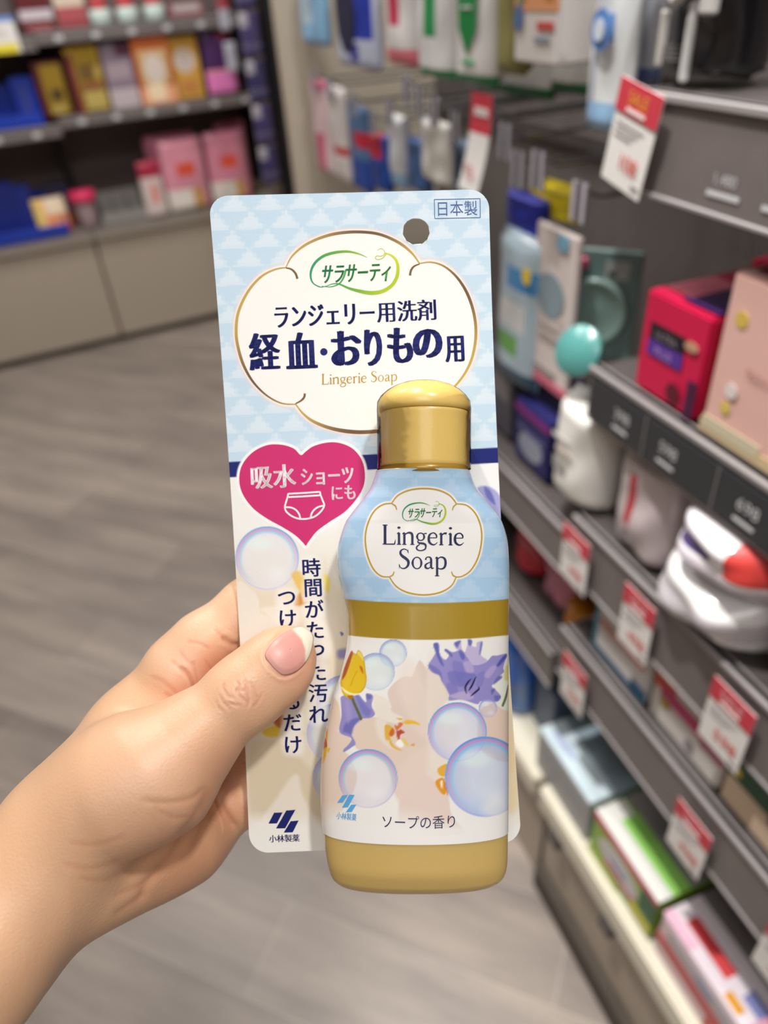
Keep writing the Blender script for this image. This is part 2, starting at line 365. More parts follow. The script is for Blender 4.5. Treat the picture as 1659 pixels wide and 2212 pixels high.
_xl = np.polyfit([467, 957, 1243, 1808], [454, 491.7, 510, 538], 2)
_xr = np.polyfit([440, 957, 1127, 1655, 1760], [1056.6, 1073.3, 1083, 1115.7, 1121.5], 2)
CW, CH = 590.0, 1416.0
def card_uv(X, Y):
    s = X / CW; t = Y / CH
    v = (423.5 - 15 * s) * (1 - t) + (1843.5 - 24 * s) * t
    l = np.polyval(_xl, v); r = np.polyval(_xr, v)
    return l + (r - l) * s, v
HOLE = (434.0, 88.0, 29.0)
def card_sd(p):
    q = np.abs(p - [CW / 2, CH / 2]) - [CW / 2 - 42, CH / 2 - 42]
    d = np.linalg.norm(np.maximum(q, 0), axis=1) + np.minimum(q.max(1), 0) - 42
    h = HOLE[2] - np.hypot(p[:, 0] - HOLE[0], p[:, 1] - HOLE[1])
    return np.maximum(d, h)
def clip_grid(step):
    nx = int(CW / step) + 1; ny = int(CH / step) + 1
    X, Y = np.meshgrid(np.linspace(0, CW, nx), np.linspace(0, CH, ny)); p = np.stack([X.ravel(), Y.ravel()], 1)
    for _ in range(3):
        d = card_sd(p); m = (d > 0) & (d < step * 1.6); e = .05
        g = np.stack([card_sd(p[m] + [e, 0]) - d[m], card_sd(p[m] + [0, e]) - d[m]], 1) / e
        p[m] -= g * d[m][:, None] / np.maximum((g * g).sum(1), .3)[:, None]
    ok = card_sd(p) < .6
    idx = np.arange(nx * ny).reshape(ny, nx)
    q = np.stack([idx[:-1, :-1], idx[1:, :-1], idx[1:, 1:], idx[:-1, 1:]], -1).reshape(-1, 4)
    q = q[ok[q].all(1)]
    used = np.unique(q); re = -np.ones(nx * ny, int); re[used] = np.arange(len(used))
    return p[used], re[q]

# ---- printing: colour fields in the print's own plane ------------------------------------------------
class Ink:
    def __init__(s, uv): s.p = uv; s.c = np.ones((len(uv), 3))
    def fill(s, cov, col):
        col = np.asarray(col, float)
        if col.max() > 1.5: col = col / 255.0
        s.c = s.c * (1 - cov[:, None]) + cov[:, None] * col
    def poly(s, pts, col, a=1.0, soft=2.0, grow=0.0, smooth=True, shade=None):
        pts = smooth_path(pts, 6, True) if smooth else np.array(pts, float)
        lo = pts.min(0) - 12 - soft * 2 - grow; hi = pts.max(0) + 12 + soft * 2 + grow
        m = np.where(((s.p > lo) & (s.p < hi)).all(1))[0]
        if not len(m): return
        d = sd_poly(s.p[m], pts) - grow
        k = np.clip(.5 - d / soft, 0, 1) * a
        c = np.asarray(col, float) / 255.0
        if shade is not None:
            c2, d0, w = shade; t = np.clip((-d - d0) / w, 0, 1)[:, None]; c = c * t + np.asarray(c2, float) / 255.0 * (1 - t)
        s.c[m] = s.c[m] * (1 - k[:, None]) + k[:, None] * c
    def stroke(s, pts, w, col, a=1.0, soft=2.0):
        P = smooth_path(pts, 6); W = np.interp(np.linspace(0, 1, len(P)), np.linspace(0, 1, len(w)), w) if np.ndim(w) else np.full(len(P), w)
        lo = P.min(0) - 20 - W.max(); hi = P.max(0) + 20 + W.max()
        m = np.where(((s.p > lo) & (s.p < hi)).all(1))[0]
        if not len(m): return
        best = np.full(len(m), 1e9)
        for i in range(len(P) - 1):
            e = P[i + 1] - P[i]; w_ = s.p[m] - P[i]; t = np.clip((w_ @ e) / max(e @ e, 1e-9), 0, 1)
            best = np.minimum(best, np.linalg.norm(w_ - t[:, None] * e, axis=1) - (W[i] * (1 - t) + W[i + 1] * t) / 2)
        k = np.clip(.5 - best / soft, 0, 1) * a
        s.c[m] = s.c[m] * (1 - k[:, None]) + k[:, None] * np.asarray(col, float) / 255.0
    def bubble(s, c, r, k=1.0, body=(205, 215, 240), a=.55, rim=True):
        d = s.p - np.array(c, float); rr = np.hypot(d[:, 0], d[:, 1]) / r; ang = np.arctan2(-d[:, 1], d[:, 0])
        ins = np.clip((1 - rr) * r / 1.5 + .5, 0, 1)
        bl = np.clip((rr - .35) / .65, 0, 1) ** 1.5
        s.fill(ins * a * (.45 + .5 * bl), body)
        lr = -d[:, 0] * .5 + d[:, 1] * -.3
        hl = np.exp(-(((d[:, 0] + .25 * r) / (.42 * r)) ** 2 + ((d[:, 1] + .45 * r) / (.22 * r)) ** 2) ** 2)
        s.fill(ins * hl * .6, (228, 244, 240))
        hl = np.exp(-(((d[:, 0] - .3 * r) / (.35 * r)) ** 2 + ((d[:, 1] - .5 * r) / (.25 * r)) ** 2))
        s.fill(ins * hl * .45, (240, 244, 250))
        if rim:
            up = np.clip(np.sin(ang - .25) * .6 + .55, 0, 1) * k
            s.fill(ins * up * np.exp(-((rr - .84) / .05) ** 2) * .75, (120, 200, 235))
            s.fill(ins * up * np.exp(-((rr - .91) / .045) ** 2) * .9, (205, 140, 200))
            s.fill(ins * np.clip(np.sin(ang) * .7 + .45, 0, 1) * k * np.exp(-((rr - .975) / .03) ** 2) * .9, (70, 150, 215))
            s.fill(ins * (.35 * k) * np.exp(-((rr - .97) / .02) ** 2), (140, 150, 220))
def checks(p, light, dark, per=75.0, row=40.0, tilt=-.045):
    x = p[:, 0] - tilt * p[:, 1]; y = p[:, 1] - tilt * p[:, 0]
    j = np.floor(y / row); ly = y / row - j
    lx = ((x / per + .5 * (j % 2)) % 1.0) - .5
    wob = .04 * np.sin(ly * 19 + j) + .03 * np.sin(x * .7)
    tri = np.clip(((.06 + ly * .46) - np.abs(lx) + wob) * per / 11, 0, 1)
    stripe = np.clip((np.sin(y * 2.1 + np.sin(x * .08) * 2) * .5 + .5) * np.clip((ly - .72) / .25, 0, 1), 0, 1) * .75
    k = np.clip(tri * (1 - stripe * .7), 0, 1)
    return k[:, None] * np.array(light) / 255.0 + (1 - k)[:, None] * np.array(dark) / 255.0

PAPER = mat('printed_card', (240, 240, 240), .5, vcol=True, spec=.22, bump=(1400, .12), bump_d=.0002)
FILMPRINT = mat('printed_film', (240, 240, 240), .22, vcol=True, coat=.6, coat_rough=.06)
INK_NAVY = mat('navy_ink', (20, 30, 104), .5, spec=.22); INK_GOLD = mat('gold_ink', (186, 148, 58), .45, 0, spec=.25)
INK_NAVY2 = mat('dark_navy_ink', (30, 36, 80), .35); INK_WHITE = mat('white_ink', (246, 240, 242), .45)
INK_PINK = mat('magenta_ink', (206, 46, 112), .5, spec=.22); INK_BLUE = mat('sky_ink', (92, 168, 222), .35); INK_SLATE = mat('slate_ink', (50, 78, 140), .4)
INK_GREEN = mat('green_ink', (30, 142, 84), .4); INK_GREEN2 = mat('deep_green_ink', (40, 128, 52), .4)
BOARD = mat('white_board', (238, 236, 230), .6)
VINK = mat('graded_ink', (200, 160, 90), .45, vcol=True, spec=.25)

# board
bp, bq = clip_grid(10.0)
u, v = card_uv(bp[:, 0], bp[:, 1])
board = mesh_obj('backing_card', on_card(u, v) - O_PACK, bq, BOARD, pack, smooth=True)
md = board.modifiers.new('thickness', 'SOLIDIFY'); md.thickness = .0006; md.offset = -1 if True else 1
# printed face
pp, pq = clip_grid(1.8)
u, v = card_uv(pp[:, 0], pp[:, 1]); P2 = np.stack([u, v], 1)
ink = Ink(P2)
band = lambda u: 998 - .054 * (u - 497)
below = np.clip((v - band(u) - 16) / 2 + .5, 0, 1)
ink.c[:] = checks(P2, (216, 230, 241), (196, 219, 236))
ink.fill(below, (240, 239, 236))
# cream orchid petals of the lower half
CR = (226, 214, 192); CR2 = (236, 231, 222); TAN_SHADE = (208, 190, 158)
def c2(pts, s=.18083, o=(480, 1120)): return [(o[0] + a * s, o[1] + b * s) for a, b in pts]
soft = np.clip((v - 1140) / 120, 0, 1) * np.clip((1800 - v) / 60, 0, 1)
ink.fill(soft * below * .75, (229, 220, 202))
ink.poly([(505, 1235), (560, 1275), (640, 1265), (700, 1200), (760, 1250), (770, 1420), (740, 1600), (720, 1790), (640, 1740), (560, 1790), (520, 1600)], CR, .85, 26)
ink.poly(c2([(1010, 340), (1300, 150), (1450, 60), (1420, 520), (1480, 900), (1300, 700), (1180, 420)]), (238, 232, 220), .7, 16)
ink.poly(c2([(180, 780), (330, 830), (430, 950), (450, 1120), (560, 1190), (480, 1400), (300, 1500), (200, 1400)]), (234, 228, 218), .9, 5)
ink.poly(c2([(440, 1090), (600, 1050), (760, 1060), (720, 1300), (560, 1500), (420, 1600), (560, 1200)]), CR2, .8, 8)
ink.poly(c2([(900, 1080), (1200, 1000), (1340, 1150), (1380, 1500), (1200, 1650), (1000, 1300)]), (240, 234, 222), .6, 20)
ink.poly([(545, 1610), (600, 1600), (650, 1640), (700, 1700), (690, 1790), (600, 1770), (550, 1800), (535, 1700)], TAN_SHADE, .6, 14)  # tan print, partly the thumb's shadow put into the colour
ink.poly([(600, 1720), (640, 1672), (655, 1720), (690, 1790), (680, 1830), (560, 1800)], (238, 232, 222), .7, 10)
ink.poly([(540, 1770), (610, 1772), (700, 1780), (700, 1860), (530, 1860)], (243, 240, 234), .9, 30)
ink.bubble((577, 1206), 69, .8, (226, 226, 232), .95)
ink.bubble((745, 1520), 62, .9); ink.bubble((728, 1585), 66, .6); ink.bubble((735, 1680), 60, .7)
for q, col in [([(630, 1240), (650, 1235), (662, 1262), (655, 1285), (640, 1265)], (232, 190, 90)), ([(700, 1240), (712, 1252), (710, 1280), (700, 1270)], (238, 214, 90)),
               ([(648, 1280), (655, 1300), (665, 1300), (650, 1308), (635, 1305)], (206, 130, 50)), ([(615, 1288), (628, 1285), (622, 1296)], (240, 200, 110)),
               ([(566, 1578), (590, 1568), (606, 1560), (600, 1590), (575, 1590)], (228, 190, 40)), ([(590, 1556), (612, 1545), (605, 1572)], (176, 88, 34))]:
    ink.poly(q, col, .85, 6)
ink.poly([(735, 1365), (742, 1368), (738, 1374)], (90, 90, 160), .9, 3)
ink.poly([(730, 1405), (750, 1402), (752, 1420), (732, 1422)], (130, 125, 190), .8, 8)
ink.poly([(1030, 1056), (1052, 1050), (1075, 1064), (1084, 1088), (1084, 1130), (1060, 1110), (1040, 1085)], (160, 158, 208), .9, 5)
ink.poly([(1046, 1052), (1060, 1062), (1070, 1090), (1052, 1075)], (104, 102, 180), .8, 5)
ink.poly([(1084, 1400), (1100, 1405), (1112, 1640), (1090, 1640)], (222, 205, 170), .8, 10)
ink.poly([(1090, 1560), (1118, 1640), (1120, 1740), (1090, 1740)], (232, 205, 160), .7, 16)
# white glow behind the two columns of writing
COL1 = [(673, 1226), (676.5, 1270), (679, 1315), (681, 1361), (685, 1405), (685.5, 1452), (687, 1497), (688, 1543)]
COL2 = [(619, 1292), (622, 1336), (624.5, 1381), (626.5, 1426), (628.5, 1470), (630, 1515), (632, 1561), (633.5, 1609)]
for (a, b) in COL1 + COL2:
    d = (np.abs((u - a) / 27) ** 3 + np.abs((v - b) / 27) ** 3) ** (1 / 3); ink.fill(np.clip((1.12 - d) / .45, 0, 1) * .62, (244, 243, 240))
# cloud frame and heart panel
def c1(pts): return [(440 + a * .39783, 400 + b * .39783) for a, b in pts]
TOP = c1([(447, 445), (480, 385), (550, 325), (650, 280), (750, 258), (860, 254), (960, 268), (1060, 312), (1130, 368), (1172, 425)])
RGT = c1([(1172, 425), (1235, 418), (1305, 440), (1375, 500), (1432, 590), (1468, 700), (1478, 810), (1462, 920), (1425, 1010), (1365, 1090), (1300, 1140)])
BOT = c1([(1290, 1150), (1240, 1215), (1160, 1270), (1060, 1315), (940, 1336), (820, 1340), (700, 1322), (600, 1285), (540, 1240), (500, 1190)])
LFT = c1([(500, 1190), (420, 1183), (340, 1140), (270, 1070), (220, 985), (190, 895), (176, 800), (188, 690), (240, 578), (310, 498), (385, 458), (447, 447)])
cloud = np.concatenate([smooth_path(x, 5) for x in (TOP, RGT, BOT, LFT)])
ink.poly(cloud, (232, 214, 214), .9, 4, grow=9, smooth=False)
ink.poly(cloud, (246, 244, 240), 1, 5, grow=5, smooth=False)
def c3(pts): return [(480 + a * .38577, 900 + b * .38577) for a, b in pts]
HEART = smooth_path(c3([(440, 215), (400, 178), (330, 157), (250, 160), (170, 200), (112, 270), (95, 350), (113, 430), (170, 510), (250, 570), (340, 620), (410, 665), (450, 703), (468, 722), (484, 700), (530, 642), (600, 590), (690, 530), (760, 450), (795, 375), (796, 290), (770, 222), (720, 172), (650, 146), (580, 146), (510, 166), (468, 195)]), 6, True)
navy = np.clip(.5 - (np.abs(v - band(u) - 16.5) - 16.5) / 1.8, 0, 1)
ink.fill(navy, (22, 34, 112))
ink.poly(HEART, (248, 246, 244), 1, 2.5, grow=6, smooth=False)
mesh_obj('printed_face', on_card(u, v, .00004) - O_PACK, pq, PAPER, board, smooth=True, colors=ink.c)

# ---- crisp inks on top of the print -----------------------------------------------------------------
def tri_split(verts, faces, maxlen):
    bm = bmesh.new(); vs = [bm.verts.new((a, b, 0)) for a, b in verts]
    for f in faces:
        try: bm.faces.new([vs[i] for i in f])
        except ValueError: pass
    bmesh.ops.triangulate(bm, faces=list(bm.faces))
    if maxlen:
        for _ in range(6):
            es = [e for e in bm.edges if e.calc_length() > maxlen]
            if not es: break
            bmesh.ops.subdivide_edges(bm, edges=es, cuts=1)
            bmesh.ops.triangulate(bm, faces=[f for f in bm.faces if len(f.verts) > 3])
    bm.verts.index_update()
    out = np.array([v.co[:2] for v in bm.verts]), [tuple(v.index for v in f.verts) for f in bm.faces]
    bm.free(); return out
class Flat:
    """flat ink shapes in print coordinates"""
    def __init__(s): s.v = []; s.f = []; s.c = []
    def add(s, v, f, col=None):
        b = len(s.v); s.v += [tuple(x) for x in v]; s.f += [tuple(b + i for i in q) for q in f]
        s.c += [col(np.array(x)) if callable(col) else (col or (0, 0, 0)) for x in v]
    def poly(s, pts, col=None): s.add(pts, [list(range(len(pts)))], col)
    def ribbon(s, pts, w, n=8, col=None, closed=False):
        P = smooth_path(pts, n, closed)
        W = np.interp(np.linspace(0, 1, len(P)), np.linspace(0, 1, len(w)), w) if np.ndim(w) else np.full(len(P), float(w))
        T = np.gradient(P, axis=0)
        if closed: T = np.roll(P, -1, 0) - np.roll(P, 1, 0)
        T /= np.linalg.norm(T, axis=1)[:, None] + 1e-9; N = np.stack([-T[:, 1], T[:, 0]], 1) * (W / 2)[:, None]
        m = len(P); vs = np.concatenate([P + N, P - N])
        s.add(vs, [(i, (i + 1) % m, m + (i + 1) % m, m + i) for i in range(m if closed else m - 1)], col)
    def text(s, body, box, slope=0.0, bold=(0,), off=0.0, lean=0.0, col=None, spacing=1.0, arc=0.0):
        """fit text into box (u0,v0,u1,v1); slope tilts the line, bold adds copies shifted sideways (em), arc bends it"""
        vs, fs = text_mesh(body, off, spacing)
        mn = vs.min(0); mx = vs.max(0)
        for b in bold:
            p = (vs - mn) / (mx - mn); uu = box[0] + p[:, 0] * (box[2] - box[0]); vv = box[3] - p[:, 1] * (box[3] - box[1])
            em = (box[2] - box[0]) / (mx[0] - mn[0]); dx, dy = b if isinstance(b, tuple) else (b, 0.0); uu = uu + dx * em; vv = vv + dy * em
            uu = uu + lean * (box[3] - vv)
            t = (uu - (box[0] + box[2]) / 2); vv = vv + slope * t + arc * (1 - (t / ((box[2] - box[0]) / 2)) ** 2)
            uu = uu - slope * (vv - (box[1] + box[3]) / 2)
            s.add(np.stack([uu, vv], 1), fs, col)
    def serif(s, word, u0, u1, base, cap, slope=0.0, wt=1.0, col=None):
        """old-style roman letters drawn with a broad pen"""
        st = lambda x, a=15, b=388: ([(x, a), (x, (a + b) / 2), (x, b)], [55, 52, 55])
        sf = lambda x, y=10, r=66: ([(x - r, y), (x, y), (x + r, y)], [18, 24, 18])
        fg = lambda x: ([(x - 66, 352), (x - 30, 376), (x + 10, 398)], [8, 30, 36])
        oval = lambda x, y, rx, ry, a, b: ([(x + rx * math.cos(t), y + ry * math.sin(t)) for t in np.linspace(0, 2 * math.pi, 17)], [a + (b - a) * abs(math.sin(t)) for t in np.linspace(0, 2 * math.pi, 17)])
        GL = {'L': (440, [([(95, 20), (95, 320), (95, 635)], [62, 60, 62]), ([(20, 640), (95, 640), (172, 640)], [18, 24, 18]), ([(20, 12), (200, 12), (385, 14)], [20, 26, 30]), ([(385, 8), (400, 80), (414, 175)], [34, 24, 6])]),
              'i': (165, [st(82), sf(82), fg(82), ([(80, 522), (80, 560), (80, 598)], [30, 82, 30])]),
              'n': (412, [st(82), sf(82), fg(82), ([(88, 305), (150, 372), (228, 398), (300, 372), (326, 290), (326, 150), (326, 15)], [14, 30, 44, 54, 56, 54, 55]), sf(326)]),
              'g': (365, [oval(168, 268, 108, 122, 50, 24), ([(248, 352), (300, 378), (350, 374)], [18, 22, 36]), ([(118, 160), (82, 118), (98, 74), (155, 56), (250, 44), (312, 8), (328, -62)], [20, 26, 34, 44, 48, 46, 40]), ([(328, -62), (300, -140), (200, -188), (95, -178), (42, -118), (60, -50), (120, 0), (150, 50)], [40, 34, 26, 28, 36, 34, 24, 16])]),
              'e': (352, [([(58, 236), (170, 238), (292, 240)], [20, 20, 20]), ([(292, 240), (284, 325), (222, 394), (146, 390), (72, 325), (50, 200), (76, 84), (160, 14), (244, 22), (322, 96)], [30, 36, 28, 26, 46, 58, 54, 38, 26, 8])]),
              'r': (284, [st(82), sf(82), fg(82), ([(88, 290), (130, 358), (190, 392), (246, 378)], [14, 26, 40, 54])]),
              'S': (425, [([(338, 515), (312, 600), (240, 648), (158, 640), (96, 580), (92, 500), (150, 420), (262, 338), (338, 248), (334, 130), (270, 42), (180, 8), (92, 44), (52, 145)], [8, 18, 24, 28, 46, 56, 62, 66, 64, 56, 40, 26, 20, 8]), ([(336, 650), (336, 580), (342, 510)], [8, 14, 14]), ([(46, 150), (50, 80), (50, 4)], [14, 14, 8])]),
              'o': (388, [oval(192, 196, 140, 190, 56, 24)]),
              'a': (362, [([(82, 300), (98, 368), (160, 396), (228, 378), (254, 310), (254, 190), (256, 80), (288, 22), (350, 42)], [44, 28, 24, 36, 54, 54, 52, 36, 10]), ([(254, 236), (150, 192), (76, 130), (80, 52), (142, 16), (210, 46), (254, 98)], [16, 28, 46, 52, 34, 22, 14])]),
              'p': (420, [st(84, -215), sf(84, -222, 72), fg(84), ([(90, 305), (160, 380), (240, 394), (326, 340), (354, 200), (318, 64), (230, 8), (140, 18), (90, 72)], [14, 26, 36, 52, 58, 52, 34, 24, 12])])}
        tot = sum(GL[c][0] for c in word); kx = (u1 - u0) / tot; ky = cap / 650.0; x = 0
        for c in word:
            for pts, w in GL[c][1]:
                P = [(u0 + (x + a) * kx - slope * (-b) * ky * 0, base - b * ky + slope * ((x + a) - tot / 2) * kx) for a, b in pts]
                s.ribbon(P, np.array(w) * kx * wt, 5, col)
            x += GL[c][0]
    def drape(s, name, m, parent, place, maxlen=None, origin=None):
        v = np.array(s.v); f = s.f; cols = None
        if m is not VINK and maxlen is None: maxlen = 16
        if maxlen and m is not VINK: v, f = tri_split(v, f, maxlen)
        else: cols = np.array(s.c, float) / 255.0 if m is VINK else None
        return mesh_obj(name, place(v), f, m, parent, colors=cols)
card_lay = lambda k: (lambda p: on_card(p[:, 0], p[:, 1], .00004 + .00003 * k) - O_PACK)
TILT = -.045
# gold cloud lines
fl = Flat()
gold = lambda p: (120, 88, 52)
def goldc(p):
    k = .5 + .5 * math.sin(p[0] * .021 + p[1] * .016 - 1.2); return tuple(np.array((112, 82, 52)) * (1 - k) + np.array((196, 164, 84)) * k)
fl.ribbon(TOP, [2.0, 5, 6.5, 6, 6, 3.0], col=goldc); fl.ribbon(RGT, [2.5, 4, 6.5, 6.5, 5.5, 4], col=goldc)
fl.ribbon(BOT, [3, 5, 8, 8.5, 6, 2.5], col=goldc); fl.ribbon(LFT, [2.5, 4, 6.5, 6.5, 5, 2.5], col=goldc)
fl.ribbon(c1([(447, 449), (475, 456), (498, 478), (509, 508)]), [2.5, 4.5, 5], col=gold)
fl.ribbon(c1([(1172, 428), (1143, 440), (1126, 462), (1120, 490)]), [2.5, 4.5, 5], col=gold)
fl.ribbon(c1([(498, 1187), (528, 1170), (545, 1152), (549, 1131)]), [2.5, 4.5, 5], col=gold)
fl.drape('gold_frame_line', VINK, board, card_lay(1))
# heart badge
fl = Flat(); fl.poly(HEART); fl.drape('heart_badge', INK_PINK, board, card_lay(1))
fl = Flat()
fl.text('吸水', (543, 1004, 638, 1054), TILT, (-.03, -.01, (0, .012), .01, .03)); fl.text('ショーツ', (651, 1011, 763, 1046), TILT, (-.035, (0, -.015), (0, .015), .035)); fl.text('にも', (717, 1049, 767, 1079), TILT, (-.025, (0, -.01), (0, .01), .025))
w = 3.6
fl.ribbon(c3([(370, 432), (460, 427), (547, 421)]), w); fl.ribbon(c3([(366, 451), (460, 446), (551, 440)]), w)
fl.ribbon(c3([(370, 430), (368, 440), (366, 452)]), w); fl.ribbon(c3([(547, 420), (549, 430), (551, 441)]), w)
fl.ribbon(c3([(366, 451), (357, 480), (351, 507), (358, 530), (382, 552), (412, 567), (440, 573), (480, 571), (520, 558), (553, 530), (571, 498), (562, 468), (551, 440)]), w)
fl.ribbon(c3([(351, 507), (385, 509), (412, 522), (430, 545), (438, 573)]), w); fl.ribbon(c3([(571, 498), (540, 505), (515, 522), (500, 545), (495, 570)]), w)
fl.drape('heart_lettering', INK_WHITE, board, card_lay(2))
# made-in-Japan box
fl = Flat(); fl.text('日本製', (946, 434, 1031, 466), -.02, (0,), 0)
bx = [(938, 431), (1037, 429), (1037.5, 470), (939, 472)]
for i in range(4):
    a, b = bx[i], bx[(i + 1) % 4]; fl.ribbon([a, ((a[0] + b[0]) / 2, (a[1] + b[1]) / 2), b], 1.6, 2)
fl.drape('origin_mark', INK_SLATE, board, card_lay(1))
# brand oval
def greenc(p, u0=670.0, w=190.0):
    k = min(max((p[0] - u0) / w + .15 * math.sin(p[1] * .05), 0), 1)
    a, b, c = np.array((40, 150, 110.)), np.array((110, 175, 50.)), np.array((206, 212, 30.))
    return tuple(a * (1 - 2 * k) + b * 2 * k if k < .5 else b * (2 - 2 * k) + c * (2 * k - 1))
ARC1 = [(888, 392), (840, 372), (780, 360), (710, 366), (650, 385), (606, 420), (584, 462), (582, 505), (600, 537), (645, 556)]
ARC2 = [(600, 540), (630, 553), (665, 548), (700, 536), (735, 537), (790, 560), (850, 576), (910, 585), (970, 576), (1020, 545), (1048, 500), (1055, 450), (1046, 410), (1020, 382), (985, 368)]
CURL = [(990, 374), (972, 395), (948, 404), (932, 396), (940, 384), (965, 385), (982, 372), (978, 353), (960, 344), (943, 354)]
def brand(fl, mp, k, colf):
    fl.ribbon(mp(ARC1), np.array([.5, 3, 5, 6, 6, 5.5, 5, 4, 2.5, .6]) * k, col=colf); fl.ribbon(mp(ARC2), np.array([.6, 1.5, 1.5, 2, 3, 5, 7.5, 8.5, 8, 7.5, 7.5, 7, 6, 4, 2]) * k, col=colf)
    fl.ribbon(mp(CURL), np.array([2.5, 1.6, 1.5, 1.5, 1.5, 1.8, 1.6, 1.4, 1]) * k, col=colf)
    fl.ribbon(mp([(772, 458), (760, 500), (735, 535), (690, 552), (640, 548)]), np.array([4, 4, 3, 2, 1]) * k, col=colf)
fl = Flat(); brand(fl, c1, 1.0, greenc)
fl.text('サラサーティ', (692, 571, 839, 610), TILT, (-.045, -.02, (0, -.02), (0, .02), .02, .045), .0, .18, col=lambda p: tuple(np.array((34, 142, 100)) * (1 - max(0, min(1, (p[0] - 690) / 170))) + np.array((70, 152, 60)) * max(0, min(1, (p[0] - 690) / 170))))
fl.drape('brand_oval', VINK, board, card_lay(1))
# headings
fl = Flat()
mincho = (-.045, -.03, -.015, 0, .015, .03, .045)
fl.text('ランジェリー', (594, 657, 808, 703), TILT, mincho, 0.0); fl.text('用洗剤', (815, 649, 941, 694), TILT, (-.035, -.018, 0, .018, .035), -.004)
G = [('経', 571.5, 759, 66, 80), ('血', 651, 757, 66, 78), ('お', 748, 752, 62, 74), ('り', 806, 751, 36, 78), ('も', 864, 746, 52, 76), ('の', 923.5, 742, 60, 62), ('用', 982, 754, 42, 56)]
for ch, cu, cv, w_, h_ in G:
    fl.text(ch, (cu - w_ / 2 + 2, cv - h_ / 2, cu + w_ / 2 - 2, cv + h_ / 2), TILT, (-.07, -.047, -.023, (0, -.012), (0, .012), .023, .047, .07) if ch in 'おりもの' else (-.05, -.025, (0, -.008), (0, .008), .025, .05), 0.0)
fl.poly([(699.5 + 8 * math.cos(t), 760 + 8 * math.sin(t)) for t in np.linspace(0, 6.283, 20, endpoint=False)])
SER = lambda t: ''.join(chr(0x1D400 + ord(c) - 65) if c.isupper() else chr(0x1D41A + ord(c) - 97) if c.islower() else c for c in t)
fl.drape('heading_lettering', INK_NAVY, board, card_lay(1))
fl = Flat(); fl.serif('Lingerie', 694, 793, 828.5, 23, -.048, 1.45); fl.serif('Soap', 800, 859, 824, 23, -.048, 1.45)
fl.drape('gold_lettering', INK_GOLD, board, card_lay(1))
fl = Flat()
for s_, cols in (('時間がたった汚れ', COL1), ('つけ置きするだけ', COL2)):
    for ch, (a, b) in zip(s_, cols):
        vs, _ = text_mesh(ch); e = vs.max(0) - vs.min(0); k = 42.0
        w_, h_ = e[0] * k * 1.02, e[1] * k * 1.02
        fl.text(ch, (a - w_ / 2, b - h_ / 2, a + w_ / 2, b + h_ / 2), TILT, (-.022, (-.008, -.012), (.008, .012), .022), 0.0)
def lozenges(fl, quads, mp):
    for q in quads: fl.poly(smooth_path(mp([q[0], ((q[0][0] * .9 + q[1][0] * .1), (q[0][1] * .9 + q[1][1] * .1)), ((q[0][0] * .1 + q[1][0] * .9), (q[0][1] * .1 + q[1][1] * .9)), q[1], ((q[1][0] + q[2][0]) / 2, (q[1][1] + q[2][1]) / 2), q[2], ((q[2][0] * .9 + q[3][0] * .1), (q[2][1] * .9 + q[3][1] * .1)), ((q[2][0] * .1 + q[3][0] * .9), (q[2][1] * .1 + q[3][1] * .9)), q[3], ((q[3][0] + q[0][0]) / 2, (q[3][1] + q[0][1]) / 2)]), 3, True))
def c4(pts): return [(480 + a * .39783, 1400 + b * .39783) for a, b in pts]
lozenges(fl, [[(282, 894), (328, 892), (298, 950), (252, 951)], [(348, 882), (397, 878), (344, 975), (294, 976)], [(372, 940), (415, 936), (384, 998), (335, 1000)]], c4)
fl.text('小林製薬', (581.5, 1803, 647, 1819), -.03, (-.02, 0, .02), .005)
fl.drape('column_lettering', INK_NAVY, board, card_lay(1))

# ---- bottle ------------------------------------------------------------------------------------------
LO = np.array([(812, 1018), (811.5, 1024), (801, 1054), (786, 1076), (773, 1093), (757, 1114), (746, 1131), (733, 1170), (729.5, 1209), (733, 1247), (741, 1278), (749.5, 1317), (752.5, 1360), (749, 1401), (739, 1448), (727, 1486), (718.7, 1511), (706.8, 1567), (699.5, 1607), (694.5, 1655), (693, 1700), (694, 1745), (699, 1798), (704.5, 1845), (709.5, 1870), (716, 1890), (727, 1903), (744, 1912), (775, 1919), (830, 1922)], float)
RO = np.array([(1015, 1018), (1016.5, 1024), (1026, 1051), (1046, 1077), (1060, 1094), (1074, 1112), (1084, 1131), (1094, 1165), (1097.5, 1209), (1098, 1250), (1097.5, 1317), (1097, 1400), (1097, 1500), (1097, 1600), (1097, 1700), (1096.5, 1798), (1096, 1845), (1094.5, 1869), (1090, 1886), (1080, 1899), (1063, 1909), (1030, 1916), (980, 1921)], float)
DM = lambda v: card_depth(v) - .0118
def bulge(v): return np.interp(v, [800, 1018, 1060, 1130, 1300, 1500, 1860, 1890, 1906, 1915, 1922], [.0128, .0126, .0118, .0108, .0100, .0100, .0098, .0084, .0066, .0045, .0015])
NF = np.array([0, -.02, -1.0]); NF /= np.linalg.norm(NF)
def ring(v, uL, uR, b, th, grow=0.0, n=2.25, vshift=0.0):
    d = DM(v); L = ray(uL, v) * d; R = ray(uR, v) * d
    C = (L + R) / 2; A = (R - L) / 2; A = A * (1 + grow / np.linalg.norm(A))
    c = np.cos(th); s_ = np.sin(th); e = 2 / n
    return C + A * (np.sign(c) * np.abs(c) ** e)[:, None] + NF * ((b + grow) * np.sign(s_) * np.abs(s_) ** e)[:, None]
